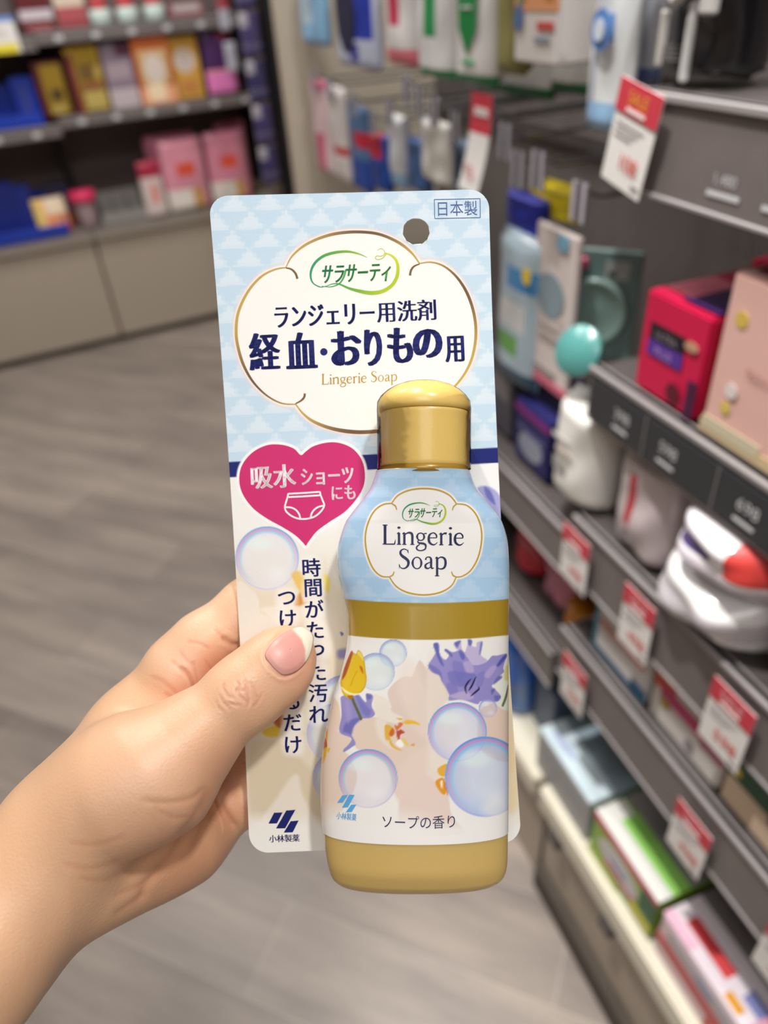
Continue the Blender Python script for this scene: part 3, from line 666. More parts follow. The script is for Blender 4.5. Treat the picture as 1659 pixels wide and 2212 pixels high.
def shell(rows, th, grow=0.0, n=2.25, cap_ends=(True, True)):
    V = []; K = len(th)
    for v, uL, uR, b in rows: V.append(ring(v, uL, uR, b, th, grow, n))
    V = np.concatenate(V); F = []
    for i in range(len(rows) - 1):
        for k in range(K): F.append((i * K + k, (i + 1) * K + k, (i + 1) * K + (k + 1) % K, i * K + (k + 1) % K))
    if cap_ends[0]: F.append(tuple(range(K)))
    if cap_ends[1]: F.append(tuple((len(rows) - 1) * K + k for k in range(K - 1, -1, -1)))
    return V, F
sm_lo = smooth_path(LO, 6); sm_ro = smooth_path(RO, 6)
uLf = lambda v: np.interp(v, sm_lo[:, 1], sm_lo[:, 0]); uRf = lambda v: np.interp(v, sm_ro[:, 1], sm_ro[:, 0])
th = np.linspace(0, 2 * np.pi, 96, endpoint=False)
vr = np.concatenate([np.linspace(1018, 1870, 72), np.linspace(1876, 1921.5, 14)])
rows = [(v, float(uLf(v)), float(uRf(v)), float(bulge(v))) for v in vr]
SOAP = mat('amber_soap_bottle', (206, 176, 110), .2, sss=.6, sss_r=(.012, .008, .003), sss_s=.6, coat=.5, coat_rough=.05)
bV, bF = shell(rows, th)
bottle = mesh_obj('bottle', to_world(bV) - O_PACK, bF, SOAP, pack, smooth=True)
# the sleeve label wraps the bottle
K = 640; tl = np.linspace(0, 2 * np.pi, K, endpoint=False)
front = (np.sin(tl) > -.25)
tl = np.concatenate([np.linspace(-.3, np.pi + .3, 300), np.linspace(np.pi + .3, 2 * np.pi - .3, 40)[1:-1]]); K = len(tl)
NR = 420; V = []
for i in range(NR):
    t = i / (NR - 1); v = 1019 + (1792 - 1019) * t
    V.append(ring(v, float(uLf(v)), float(uRf(v)), float(bulge(v)), tl, .00012))
V = np.concatenate(V)
F = [(i * K + k, (i + 1) * K + k, (i + 1) * K + (k + 1) % K, i * K + (k + 1) % K) for i in range(NR - 1) for k in range(K)]
PX = np.stack([V[:, 0] / V[:, 2] * F_PX + CX, V[:, 1] / V[:, 2] * F_PX + CY], 1)
lab = Ink(PX); U_, V_ = PX[:, 0], PX[:, 1]
lab.c[:] = checks(PX, (188, 216, 241), (172, 207, 237), 78, 43, 0.0)
gt = 1294 + 8.5 * (1 - ((U_ - 921) / 176) ** 2); gb = 1372 + 10 * (1 - ((U_ - 923) / 174) ** 2)
lab.fill(np.clip((V_ - gt) / 1.5 + .5, 0, 1), (168, 138, 42)); lab.fill(np.clip((V_ - gb) / 1.5 + .5, 0, 1), (240, 238, 234))
def c5(pts): return [(690 + a * .14463, 1380 + b * .14463) for a, b in pts]
def c6(pts): return [(900 + a * .16277, 1360 + b * .16277) for a, b in pts]
PK = (226, 206, 194); PK2 = (234, 220, 208); CRM = (236, 228, 216)
lab.bubble((849, 1411), 30, .7, (196, 216, 228), .7); lab.bubble((812, 1451), 41, .7, (200, 220, 228), .75)
# petals
lab.poly(c6([(-70, 640), (20, 430), (60, 420), (140, 520), (300, 620), (400, 780), (430, 900), (200, 1200), (160, 1700), (-400, 1300), (-250, 900)]), PK, 1, 2.5)
lab.poly(c5([(1020, 830), (1080, 700), (1240, 570), (1400, 570), (1452, 580), (1800, 900), (1700, 1300), (1300, 1150), (1120, 1080)]), PK, 1, 2)
lab.poly(c5([(800, 850), (900, 850), (1040, 930), (1080, 1080), (1250, 1180), (1150, 1260), (980, 1220), (850, 1150)]), CRM, 1, 3)
lab.poly(c5([(480, 1380), (540, 1270), (660, 1190), (850, 1170), (1000, 1240), (1100, 1400), (1300, 1600), (1600, 1700), (1700, 2300), (1200, 2400), (1000, 1900), (700, 1700), (540, 1620)]), (228, 208, 192), 1, 2.5)
lab.poly(c5([(850, 1180), (1000, 1240), (980, 1480), (1100, 1640), (960, 1560), (860, 1400)]), CRM, .8, 8)
lab.poly([(880, 1420), (900, 1440), (930, 1520), (960, 1600), (900, 1580), (860, 1480)], (238, 220, 208), .5, 16)
lab.poly([(880, 1640), (960, 1600), (960, 1700), (930, 1800), (880, 1760), (850, 1700)], (232, 212, 200), .8, 10)
lab.poly([(862, 1738), (900, 1690), (940, 1665), (965, 1690), (975, 1760), (1000, 1800), (880, 1800)], (230, 210, 200), 1, 4)
lab.poly([(930, 1400), (1010, 1660), (1000, 1720), (930, 1680), (925, 1640)], CRM, .6, 10)
lab.poly([(1040, 1530), (1110, 1530), (1110, 1640), (1040, 1620)], (230, 206, 190), 1, 4)
lab.poly([(1080, 1440), (1110, 1430), (1110, 1530), (1070, 1520), (1068, 1480)], (232, 234, 222), 1, 4)
lab.stroke([(1098, 1480), (1093, 1505), (1086, 1524)], [2, 5, 5], (110, 120, 90))
lab.poly([(1092, 1440), (1104, 1438), (1104, 1465), (1090, 1468)], (214, 208, 120), .8, 5)
# left orchid
lab.poly([(660, 1500), (722, 1508), (735, 1545), (730, 1580), (710, 1620), (660, 1620)], (232, 212, 194), 1, 3)
lab.poly([(660, 1588), (735, 1582), (758, 1597), (757, 1606), (742, 1620), (760, 1640), (770, 1690), (730, 1760), (660, 1770)], (230, 210, 194), 1, 3)
for q, col in [([(698, 1568), (707, 1575), (706, 1600), (699, 1612)], (222, 160, 40)), ([(698, 1590), (705, 1600), (706, 1615), (698, 1622)], (190, 82, 34)), ([(697, 1622), (706, 1615), (702, 1640), (693, 1650)], (230, 180, 50)), ([(707, 1618), (713, 1616), (709, 1626)], (232, 180, 60))]:
    lab.poly(q, col, .95, 2.5)
# left iris
lab.poly(c5([(300, 1390), (330, 1150), (320, 950), (320, 870), (400, 840), (520, 850), (590, 840), (660, 920), (700, 940), (700, 820), (800, 850), (780, 1000), (830, 1120), (760, 1180), (620, 1200), (520, 1300), (480, 1420), (540, 1560), (480, 1620), (370, 1690), (360, 1650), (450, 1560), (470, 1480)]), (148, 142, 200), 1, 2.5)
lab.poly(c5([(350, 1380), (400, 1250), (560, 1180), (620, 1200), (520, 1300), (480, 1420), (400, 1400)]), (106, 104, 178), .8, 6)
lab.poly(c5([(540, 850), (600, 860), (700, 1000), (770, 1080), (720, 1160), (640, 1100), (580, 960)]), (120, 120, 192), .8, 6)
lab.poly(c5([(700, 825), (740, 830), (780, 850), (760, 900), (710, 900)]), (104, 104, 180), .8, 4)
lab.poly(c5([(380, 960), (440, 940), (480, 1150), (420, 1250)]), (170, 158, 210), .7, 8)
lab.stroke(c5([(490, 890), (540, 1010), (590, 1120), (620, 1195)]), 6.0, (100, 104, 70))
# tulip
lab.poly(c5([(320, 700), (320, 620), (380, 420), (470, 190), (500, 200), (545, 225), (580, 170), (630, 210), (670, 320), (690, 480), (705, 600), (680, 720), (620, 800), (520, 840), (480, 900), (430, 890), (350, 820)]), (226, 190, 42), 1, 2, shade=((200, 160, 40), 0, 4))
lab.poly(c5([(340, 600), (380, 420), (470, 195), (500, 215), (470, 320), (420, 470), (380, 560)]), (168, 76, 40), .95, 3)
lab.poly(c5([(600, 405), (640, 430), (655, 520), (620, 470)]), (190, 90, 30), .9, 3)
lab.poly(c5([(560, 220), (590, 180), (640, 240), (660, 330), (600, 260)]), (240, 214, 110), .9, 3)
lab.stroke(c5([(325, 720), (400, 790), (500, 830), (600, 815)]), [2, 5, 5, 2], (246, 240, 190), .9)
lab.poly(c5([(420, 850), (500, 845), (500, 880), (470, 905), (440, 890)]), (170, 110, 30), .95, 2.5)
lab.stroke(c5([(560, 480), (500, 600), (470, 700)]), 2, (196, 156, 20), .7)
# orchid heart
for q, col in [([(975, 1300), (1050, 1290), (1120, 1360), (1110, 1420), (1060, 1450), (1040, 1500), (990, 1500)], (226, 176, 60)), ([(1040, 1420), (1090, 1330), (1125, 1400), (1080, 1460)], (206, 100, 36)),
               ([(1150, 1380), (1190, 1370), (1210, 1350), (1275, 1400), (1210, 1430), (1190, 1515), (1160, 1470)], (182, 66, 40)), ([(1170, 1300), (1190, 1250), (1250, 1270), (1200, 1330), (1150, 1370), (1120, 1290)], (214, 110, 60)),
               ([(1260, 1240), (1330, 1210), (1452, 1240), (1500, 1290), (1400, 1270), (1290, 1275)], (236, 184, 40)), ([(1150, 1185), (1240, 1190), (1210, 1215)], (228, 170, 50)),
               ([(1200, 1500), (1260, 1560), (1240, 1620), (1180, 1610), (1140, 1560)], (250, 248, 244)), ([(1220, 1490), (1290, 1500), (1340, 1600), (1270, 1580)], (232, 200, 120)), ([(1360, 1590), (1410, 1560), (1420, 1600)], (224, 160, 90))]:
    lab.poly(c5(q), col, .95, 2.5)
lab.stroke(c5([(1040, 1450), (1080, 1580), (1160, 1640), (1240, 1670)]), [3, 6, 4, 1], (228, 176, 60), .9)
# big iris
lab.poly(c6([(430, 940), (430, 850), (340, 700), (300, 610), (200, 560), (150, 480), (210, 380), (250, 300), (225, 220), (240, 180), (290, 190), (310, 330), (380, 400), (430, 330), (370, 280), (400, 262), (480, 300), (590, 270), (650, 340), (690, 380), (760, 470), (930, 420), (1000, 350), (1070, 345), (1180, 320), (1190, 360), (1150, 500), (1160, 560), (1100, 620), (1130, 640), (1000, 740), (1040, 790), (1110, 870), (1110, 920), (1050, 960), (860, 950), (800, 990), (600, 930)]), (150, 142, 204), 1, 2.5)
lab.poly(c6([(500, 180), (580, 145), (600, 260), (640, 300), (700, 130), (735, 150), (730, 210), (790, 230), (800, 170), (870, 170), (850, 330), (940, 420), (760, 470), (650, 340), (540, 270), (500, 220)]), (196, 184, 222), 1, 2.5)
for q, col, a in [([(225, 215), (245, 180), (290, 190), (300, 310), (360, 480), (300, 420)], (84, 92, 172), .9), ([(375, 275), (400, 262), (470, 330), (460, 360)], (84, 92, 172), .8), ([(500, 185), (520, 165), (585, 150), (560, 200), (540, 240)], (90, 96, 176), .9), ([(680, 130), (735, 150), (720, 210), (690, 200)], (90, 96, 176), .85), ([(850, 175), (875, 175), (850, 310), (830, 320)], (100, 106, 184), .8),
                  ([(560, 290), (590, 268), (640, 330), (630, 400), (590, 380)], (84, 92, 176), .7), ([(1060, 480), (1110, 400), (1185, 325), (1190, 370), (1100, 480)], (76, 84, 166), .9), ([(480, 420), (620, 460), (640, 600), (560, 700), (500, 600)], (120, 118, 190), .6),
                  ([(420, 560), (600, 560), (790, 600), (740, 700), (600, 760), (450, 700)], (112, 112, 188), .7), ([(800, 600), (900, 560), (880, 720), (800, 760)], (126, 124, 194), .6), ([(150, 480), (200, 470), (320, 560), (340, 690), (300, 610), (220, 570)], (104, 106, 180), .7),
                  ([(400, 720), (520, 720), (540, 860), (430, 850)], (120, 116, 190), .6), ([(620, 440), (720, 430), (760, 560), (660, 560)], (190, 176, 218), .7), ([(900, 600), (1000, 480), (1060, 500), (960, 640)], (186, 172, 216), .7), ([(440, 880), (640, 820), (760, 900), (640, 940)], (198, 180, 218), .7),
                  ([(990, 800), (1040, 790), (1000, 860)], (90, 96, 170), .8), ([(1030, 880), (1110, 880), (1100, 920), (1050, 950)], (100, 104, 180), .8), ([(1060, 640), (1110, 610), (1130, 640), (1020, 730)], (92, 98, 172), .7)]:
    lab.poly(c6(q), col, a, 4)
for q in ([(660, 845), (645, 770), (680, 700), (722, 655)], [(695, 805), (740, 730), (785, 630)], [(720, 880), (780, 830), (825, 790), (822, 760)]): lab.stroke(c6(q), [1.5, 4, 3.5, 1], (34, 30, 62), .95)
# big bubbles
lab.bubble((988, 1581), 64, 1.0, (196, 200, 236), .75); lab.bubble((1054, 1530), 20, .8, (190, 190, 228), .6)
for q, col in [([(946, 1660), (968, 1650), (966, 1675), (950, 1675)], (232, 172, 50)), ([(940, 1690), (955, 1680), (962, 1690), (962, 1715), (952, 1712)], (226, 150, 30)), ([(958, 1684), (966, 1700), (966, 1718)], (216, 120, 26)), ([(951, 1690), (956, 1686), (955, 1705)], (250, 246, 240))]: lab.poly(q, col, .95, 2.5)
lab.bubble((1048, 1678), 87, 1.0, (168, 190, 236), .9)
lab.poly([(1040, 1745), (1075, 1720), (1098, 1740), (1095, 1770), (1060, 1768)], (240, 238, 236), .55, 18)
lab.bubble((795, 1682), 64, 1.0, (214, 206, 224), .6)
lab.fill(np.clip((V_ - 1722 - .15 * np.abs(U_ - 760)) / 40, 0, 1) * np.clip((960 - U_) / 60, 0, 1) * .85, (241, 239, 235))
lab.fill(np.clip((V_ - 1768) / 24, 0, 1) * .85, (242, 240, 238))
# emblem
ET = c3([(950, 483), (985, 440), (1050, 411), (1130, 402), (1210, 411), (1275, 442), (1312, 488)])
ER = c3([(1312, 488), (1370, 497), (1420, 545), (1449, 620), (1452, 700), (1432, 790), (1392, 860), (1345, 893), (1310, 898)])
EB = c3([(1310, 898), (1282, 948), (1220, 984), (1130, 998), (1040, 985), (975, 950), (936, 897)])
EL = c3([(936, 897), (890, 892), (845, 850), (812, 770), (801, 680), (815, 600), (850, 530), (900, 492), (950, 485)])
emb = np.concatenate([smooth_path(x, 5) for x in (ET, ER, EB, EL)])
lab.poly(emb, (247, 246, 243), 1, 3, grow=5, smooth=False)
label = mesh_obj('sleeve_label', to_world(V) - O_PACK, F, FILMPRINT, bottle, smooth=True, colors=lab.c)
bvh = BVHTree.FromPolygons([tuple(x) for x in V], F)
def on_label(k):
    def place(p):
        out = []
        for a, b in p:
            d = Vector(ray(a, b)); d.normalize()
            h = bvh.ray_cast(Vector((0, 0, 0)), d)
            q = h[0] if h[0] is not None else bvh.find_nearest(d * .2)[0]
            out.append(np.array(q - d * (.00003 + .00003 * k)))
        return to_world(np.array(out)) - O_PACK
    return place
fl = Flat(); gl = lambda p: (196, 158, 62)
for path in (ET, ER, EB, EL): fl.ribbon(path, [2.6, 3.4, 3.4, 2.6], 8, gl)
fl.ribbon(c3([(950, 487), (970, 500), (977, 521)]), [2.5, 3, 2], 6, gl); fl.ribbon(c3([(1312, 490), (1296, 503), (1289, 524)]), [2.5, 3, 2], 6, gl)
fl.ribbon(c3([(936, 897), (955, 886), (963, 867)]), [2.5, 3, 2], 6, gl); fl.ribbon(c3([(1310, 898), (1292, 887), (1284, 867)]), [2.5, 3, 2], 6, gl)
mp2 = lambda pts: [(869 + (a - 578) * .0980 * 2.0, 1083 + (b - 345) * .1010 * 2.0) for a, b in pts]
brand(fl, mp2, .5, lambda p: greenc(p, 869, 95))
fl.text('サラサーティ', (880, 1098, 953, 1118), -.03, (-.04, (0, -.02), (0, .02), .04), .0, .18, col=(34, 120, 60))
fl.drape('emblem_line', VINK, label, on_label(1))
fl = Flat()
fl.serif('Lingerie', 825, 1004, 1177, 42.5, .012, 1.38); fl.serif('Soap', 859, 967, 1229, 42.5, .01, 1.38)
fl2 = Flat(); fl2.text('ソープの香り', (826, 1760, 983, 1788), -.004, (0,), 0.0, arc=3)
fl.drape('label_lettering', INK_NAVY2, label, on_label(1), 7); fl2.drape('scent_lettering', INK_NAVY2, label, on_label(1), 7)
fl = Flat()
lozenges(fl, [[(652, 800), (682, 797), (655, 838), (625, 839)], [(690, 796), (719, 797), (684, 862), (652, 864)], [(700, 850), (728, 850), (704, 888), (672, 890)]], c4)
fl.text('小林製薬', (727, 1756, 770, 1771), .10, (-.02, 0, .02), .0)
fl.drape('maker_mark', INK_BLUE, label, on_label(1), 7)
# cap
GOLD = mat('pearl_gold_cap', (238, 204, 120), .36, 0.0, coat=.35, coat_rough=.12, noise=(9000, .10))
GOLDD = mat('gold_neck_band', (178, 140, 52), .3, .1, coat=.5)
tc_ = np.linspace(0, 2 * np.pi, 72, endpoint=False)
def caprows(tab): return [(v, a, b, (b - a) / 2 / F_PX * DM(v)) for v, a, b in tab]
cV, cF = shell(caprows([(1009, 826, 1011), (1007, 824, 1012.5), (1000, 824, 1012.5), (950, 823.5, 1012.5), (900, 822.5, 1012.5), (893.5, 822.5, 1012.5), (892.5, 824, 1011)]), tc_, 0, 2.0)
cap = mesh_obj('cap', to_world(cV) - O_PACK, cF, GOLD, bottle, smooth=True)
dome = [(892, 823, 1012), (890.5, 819.5, 1015), (882, 818, 1016), (872, 818.5, 1014.5), (862, 822, 1009), (853, 829, 1001.5), (845, 839, 992), (838, 850, 981), (833, 861, 970), (829, 874, 957), (826.5, 889, 942), (825.5, 905, 926)]
dV, dF = shell(caprows(dome), tc_, 0, 2.0)
mesh_obj('flip_lid', to_world(dV) - O_PACK, dF, GOLD, cap, smooth=True)
nV, nF = shell(caprows([(1024, 817, 1011), (1008, 821, 1011)]), tc_, 0, 2.0)
mesh_obj('neck_band', to_world(nV) - O_PACK, nF, GOLDD, cap, smooth=True)
# arrow mark on the cap edge
bvc = BVHTree.FromPolygons([tuple(x) for x in cV], cF)
fl = Flat(); fl.poly([(1003, 988), (1011, 981), (1012, 1001)])
def on_cap(p):
    out = []
    for a, b in p:
        d = Vector(ray(a, b)).normalized(); h = bvc.ray_cast(Vector((0, 0, 0)), d); q = h[0] if h[0] is not None else bvc.find_nearest(d * .2)[0]
        out.append(np.array(q - d * .00008))
    return to_world(np.array(out)) - O_PACK
fl.drape('arrow_mark', mat('black_ink', (24, 24, 34), .4), cap, on_cap)
# clear shrink film over cap and shoulder
film = [(v, a - 5.5, b + 4, (b - a + 9.5) / 2 / F_PX * DM(v)) for v, a, b in [(1014, 820, 1013), (960, 820, 1013), (900, 819.5, 1013), (885, 819, 1013.5), (870, 819.5, 1012), (858, 826, 1004), (846, 839, 992), (836, 856, 975), (829, 874, 957), (824, 900, 930)]]
fV, fF = shell(film, tc_, 0.0, 2.0, (False, True))
mesh_obj('shrink_film', to_world(fV) - O_PACK, fF, clear_mat('clear_film', (254, 254, 252), .035, .05, (160, .35, .0008)), bottle, smooth=True)
# ================================================================== the hand
def P3(u, v, d): return ray(float(u), float(v)) * d
def smin(a, b, k):
    h = np.maximum(k - np.abs(a - b), 0) / k
    return np.minimum(a, b) - h * h * k * .25
def cone(p, a, ra, b, rb):
    a = np.asarray(a, np.float32); b = np.asarray(b, np.float32); e = b - a
    t = np.clip(((p - a) @ e) / (e @ e), 0, 1)
    q = p - a - t[..., None] * e
    return np.sqrt((q * q).sum(-1)) - (ra + (rb - ra) * t).astype(np.float32)
def chain(p, pts, k, off=None):
    """pts: list of (u,v,depth,radius mm)"""
    d = None
    for i in range(len(pts) - 1):
        a, b = pts[i], pts[i + 1]
        A, B = P3(*a[:3]), P3(*b[:3])
        if off is not None: A = A + off; B = B + off
        c = cone(p, A, a[3] / 1000, B, b[3] / 1000); d = c if d is None else smin(d, c, k)
    return d
def hand_field(p):
    # forearm and wrist: two side-by-side bones
    d = chain(p, [(-330, 2270, .176, 21), (-80, 2085, .188, 19.5), (115, 1870, .203, 16.5), (205, 1780, .207, 15.5)], .01)
    d = smin(d, chain(p, [(-330, 2250, .200, 22), (-60, 2040, .207, 18.5), (110, 1870, .216, 16)], .01), .012)
    d = smin(d, chain(p, [(-130, 2160, .200, 19), (50, 1965, .208, 14.5), (185, 1868, .212, 13.5)], .01), .010)
    # palm: metacarpals fan away behind the card
    d = smin(d, chain(p, [(150, 1790, .213, 15), (292, 1590, .2265, 13.4), (398, 1446, .2300, 11.8)], .01), .012)
    d = smin(d, chain(p, [(180, 1820, .217, 15), (330, 1640, .230, 14), (430, 1530, .239, 12)], .01), .012)
    d = smin(d, chain(p, [(200, 1845, .217, 14.5), (350, 1735, .230, 13.5), (450, 1640, .241, 11.5)], .01), .012)
    d = smin(d, chain(p, [(215, 1858, .213, 13.5), (325, 1826, .222, 13.6), (402, 1800, .229, 12.4), (444, 1772, .2345, 10.6)], .01), .012)
    # thenar mound
    th_ = chain(p, [(165, 1785, .203, 15), (270, 1695, .2, 15.5), (350, 1660, .2, 14.2), (408, 1606, .2022, 10.4)], .012)
    # fingers behind the card
    fi = [[(388, 1450, .2265, 11.2), (440, 1395, .229, 10.2), (540, 1312, .2325, 9.2), (650, 1275, .2330, 8.4), (760, 1300, .2325, 7.8), (850, 1340, .2322, 7.2)],
          [(425, 1530, .238, 11), (500, 1452, .2375, 9.8), (610, 1392, .2345, 9.0), (740, 1385, .2330, 8.2), (860, 1420, .2325, 7.4)],
          [(440, 1630, .241, 10.8), (520, 1560, .2385, 9.6), (620, 1510, .2345, 8.8), (740, 1500, .2330, 8.0), (840, 1525, .2325, 7.2)],
          [(452, 1752, .237, 10.4), (516, 1724, .2335, 9.0), (600, 1680, .2330, 8.2), (690, 1650, .2325, 7.4), (750, 1645, .2322, 6.8)]]
    for k_, f in enumerate(fi):
        c = chain(p, f, .004); d = smin(d, c, .0035)
    # web of skin between thumb and index
    d = smin(d, chain(p, [(270, 1610, .2185, 9), (370, 1545, .2255, 8), (440, 1495, .2315, 7)], .006), .006)
    # thumb (broader than thick: two strands side by side across its width)
    ax = P3(640, 1400, .21) - P3(440, 1560, .21); ax /= np.linalg.norm(ax)
    sd = np.cross(ax, [0, 0, 1.0]); sd /= np.linalg.norm(sd)
    T = [(392, 1618, .2020, 10.2), (450, 1566, .2030, 9.2), (515, 1508, .2043, 9.0), (548, 1482, .2060, 8.5), (590, 1448, .2080, 8.2), (614, 1424, .2094, 7.4), (627, 1410, .2105, 6.3)]
    w = [0.0, .0012, .0016, .0021, .0023, .0019, .0013]
    t = None
    for sgn in (-1, 1):
        for i in range(len(T) - 1):
            A = P3(*T[i][:3]) + sd * w[i] * sgn; B = P3(*T[i + 1][:3]) + sd * w[i + 1] * sgn
            c = cone(p, A, T[i][3] / 1000, B, T[i + 1][3] / 1000); t = c if t is None else smin(t, c, .003)
    t = smin(t, th_, .006)
    z = np.maximum(p[..., 2], 1e-4); uu = p[..., 0] / z * F_PX + CX
    d = smin(d, t, np.interp(uu, [150, 290, 400], [.016, .0036, .0016]).astype(np.float32))
    # room for the card between thumb and fingers
    z = np.maximum(p[..., 2], 1e-4); uu = p[..., 0] / z * F_PX + CX; vv = p[..., 1] / z * F_PX + CY
    slab = np.maximum(np.abs(z - (card_depth(vv) + .0003)) - .00055, (np.polyval(_xl, vv) - uu - 2) * z / F_PX)
    return np.maximum(d, -slab)
def surface_nets(field, lo, hi, h):
    n = np.ceil((np.array(hi) - lo) / h).astype(int) + 1
    gx, gy, gz = [np.arange(k, dtype=np.float32) * h + l for k, l in zip(n, lo)]
    D = np.empty(n, np.float32)
    for i in range(0, n[0], 16):
        P = np.stack(np.meshgrid(gx[i:i + 16], gy, gz, indexing='ij'), -1); D[i:i + 16] = field(P)
    S = D < 0
    c = [(i, j, k) for i in (0, 1) for j in (0, 1) for k in (0, 1)]
    sl = lambda o: tuple(slice(o[a], n[a] - 1 + o[a]) for a in range(3))
    cnt = sum(S[sl(o)].astype(np.int8) for o in c)
    act = (cnt > 0) & (cnt < 8); I = np.argwhere(act)
    acc = np.zeros((len(I), 3)); num = np.zeros(len(I))
    for a in c:
        for ax_ in range(3):
            if a[ax_]: continue
            b = list(a); b[ax_] = 1
            da = D[tuple((I + a).T)]; db = D[tuple((I + b).T)]
            m = (da < 0) != (db < 0); t = np.where(m, da / np.where(m, da - db, 1), 0)
            q = np.array(a) + t[:, None] * (np.array(b) - a); acc += q * m[:, None]; num += m
    V = (I + acc / num[:, None]) * h + lo
    vid = -np.ones(n - 1, np.int64); vid[tuple(I.T)] = np.arange(len(I))
    Q = []
    for ax_ in range(3):
        o1, o2 = [(1, 2), (2, 0), (0, 1)][ax_]
        s0 = [slice(None)] * 3; s1 = [slice(None)] * 3; s0[ax_] = slice(0, -1); s1[ax_] = slice(1, None)
        A = S[tuple(s0)]; B = S[tuple(s1)]; E_ = np.argwhere(A != B)
        m = (E_[:, o1] > 0) & (E_[:, o2] > 0) & (E_[:, o1] < n[o1] - 1) & (E_[:, o2] < n[o2] - 1); E_ = E_[m]
        fl_ = A[tuple(E_.T)]
        def cell(d1, d2):
            J = E_.copy(); J[:, o1] -= d1; J[:, o2] -= d2; return vid[tuple(J.T)]
        q = np.stack([cell(1, 1), cell(0, 1), cell(0, 0), cell(1, 0)], 1)
        q[~fl_] = q[~fl_][:, ::-1]; Q.append(q)
    return V, np.concatenate(Q)
def adjacency_smooth(V, Q, it, lam=.5):
    e = np.concatenate([Q[:, [0, 1]], Q[:, [1, 2]], Q[:, [2, 3]], Q[:, [3, 0]]]); e = np.unique(np.sort(e, 1), axis=0)
    deg = np.bincount(e.ravel(), minlength=len(V)).astype(float)[:, None]
    for k in range(it):
        s = np.zeros_like(V)
        for a in range(3): s[:, a] = np.bincount(e[:, 0], V[e[:, 1], a], len(V)) + np.bincount(e[:, 1], V[e[:, 0], a], len(V))
        V = V + (lam if k % 2 == 0 else -lam * 1.03) * (s / deg - V)
    return V
lo = np.array([-.180, .012, .150]); hi = np.array([.012, .190, .262])
hV, hQ = surface_nets(hand_field, lo, hi, .0009)
hV = adjacency_smooth(hV, hQ, 8)
# one subdivision so that skin folds can be modelled
bm = bmesh.new(); bvs = [bm.verts.new(x) for x in hV]
for q in hQ:
    try: bm.faces.new([bvs[i] for i in q])
    except ValueError: pass
bmesh.ops.subdivide_edges(bm, edges=list(bm.edges), cuts=1, use_grid_fill=True, smooth=0)
bm.verts.index_update(); hV = np.array([x.co[:] for x in bm.verts]); hF = [tuple(x.index for x in f.verts) for f in bm.faces]; bm.free()
_q4 = np.array([f for f in hF if len(f) == 4]); hV = adjacency_smooth(hV, _q4, 6, .5)
def vnormals(V, Q):
    n = np.cross(V[Q[:, 2]] - V[Q[:, 0]], V[Q[:, 3]] - V[Q[:, 1]]); N = np.zeros_like(V)
    for k in range(4):
        for a in range(3): N[:, a] += np.bincount(Q[:, k], n[:, a], len(V))
    return N / (np.linalg.norm(N, axis=1)[:, None] + 1e-12)
hN = vnormals(hV, _q4)
huv = np.stack([hV[:, 0] / hV[:, 2] * F_PX + CX, hV[:, 1] / hV[:, 2] * F_PX + CY], 1)
facing = np.clip(-(hN * (hV / np.linalg.norm(hV, axis=1)[:, None])).sum(1) * 2.5, 0, 1)
def cr(pts): return [(200 + a * .28933, 1240 + b * .28933) for a, b in pts]
def hc(pts): return [(a * .434, 1200 + b * .434) for a, b in pts]
disp = np.zeros(len(hV)); dark = np.zeros(len(hV))
def crease(pts, depth, width, red=.5, bulge_=0.25, zmin=0.0):
    global disp, dark
    P = smooth_path(pts, 6); lo_ = P.min(0) - 6 * width; hi_ = P.max(0) + 6 * width
    m = np.where(((huv > lo_) & (huv < hi_)).all(1) & (facing > .02) & (hV[:, 2] > zmin))[0]
    if not len(m): return
    best = np.full(len(m), 1e9); tt = np.zeros(len(m))
    for i in range(len(P) - 1):
        e = P[i + 1] - P[i]; w_ = huv[m] - P[i]; t = np.clip((w_ @ e) / max(e @ e, 1e-9), 0, 1)
        dd = np.linalg.norm(w_ - t[:, None] * e, axis=1); c = dd < best; best = np.where(c, dd, best); tt = np.where(c, (i + t) / len(P), tt)
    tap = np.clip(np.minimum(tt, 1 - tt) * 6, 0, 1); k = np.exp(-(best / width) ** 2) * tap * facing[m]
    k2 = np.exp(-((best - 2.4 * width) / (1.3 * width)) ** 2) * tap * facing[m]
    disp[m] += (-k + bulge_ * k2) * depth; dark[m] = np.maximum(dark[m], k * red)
# knuckle of the thumb
for pts, de in [([(985, 800), (975, 850), (1010, 910), (1060, 930)], .00028), ([(1065, 790), (1090, 830), (1080, 880), (1120, 930), (1160, 960)], .00032), ([(1120, 780), (1150, 830), (1160, 900), (1170, 960), (1150, 990)], .0003),
                ([(950, 900), (975, 960), (1030, 1010)], .00026), ([(1170, 800), (1210, 860), (1230, 930)], .0002), ([(1000, 960), (1060, 975), (1110, 985)], .0002), ([(1060, 860), (1100, 870), (1140, 870)], .00018), ([(1190, 990), (1230, 960), (1260, 900)], .00016), ([(920, 930), (940, 990), (980, 1030)], .00014)]:
    crease(cr(pts), de * .7, 3.0, .4)
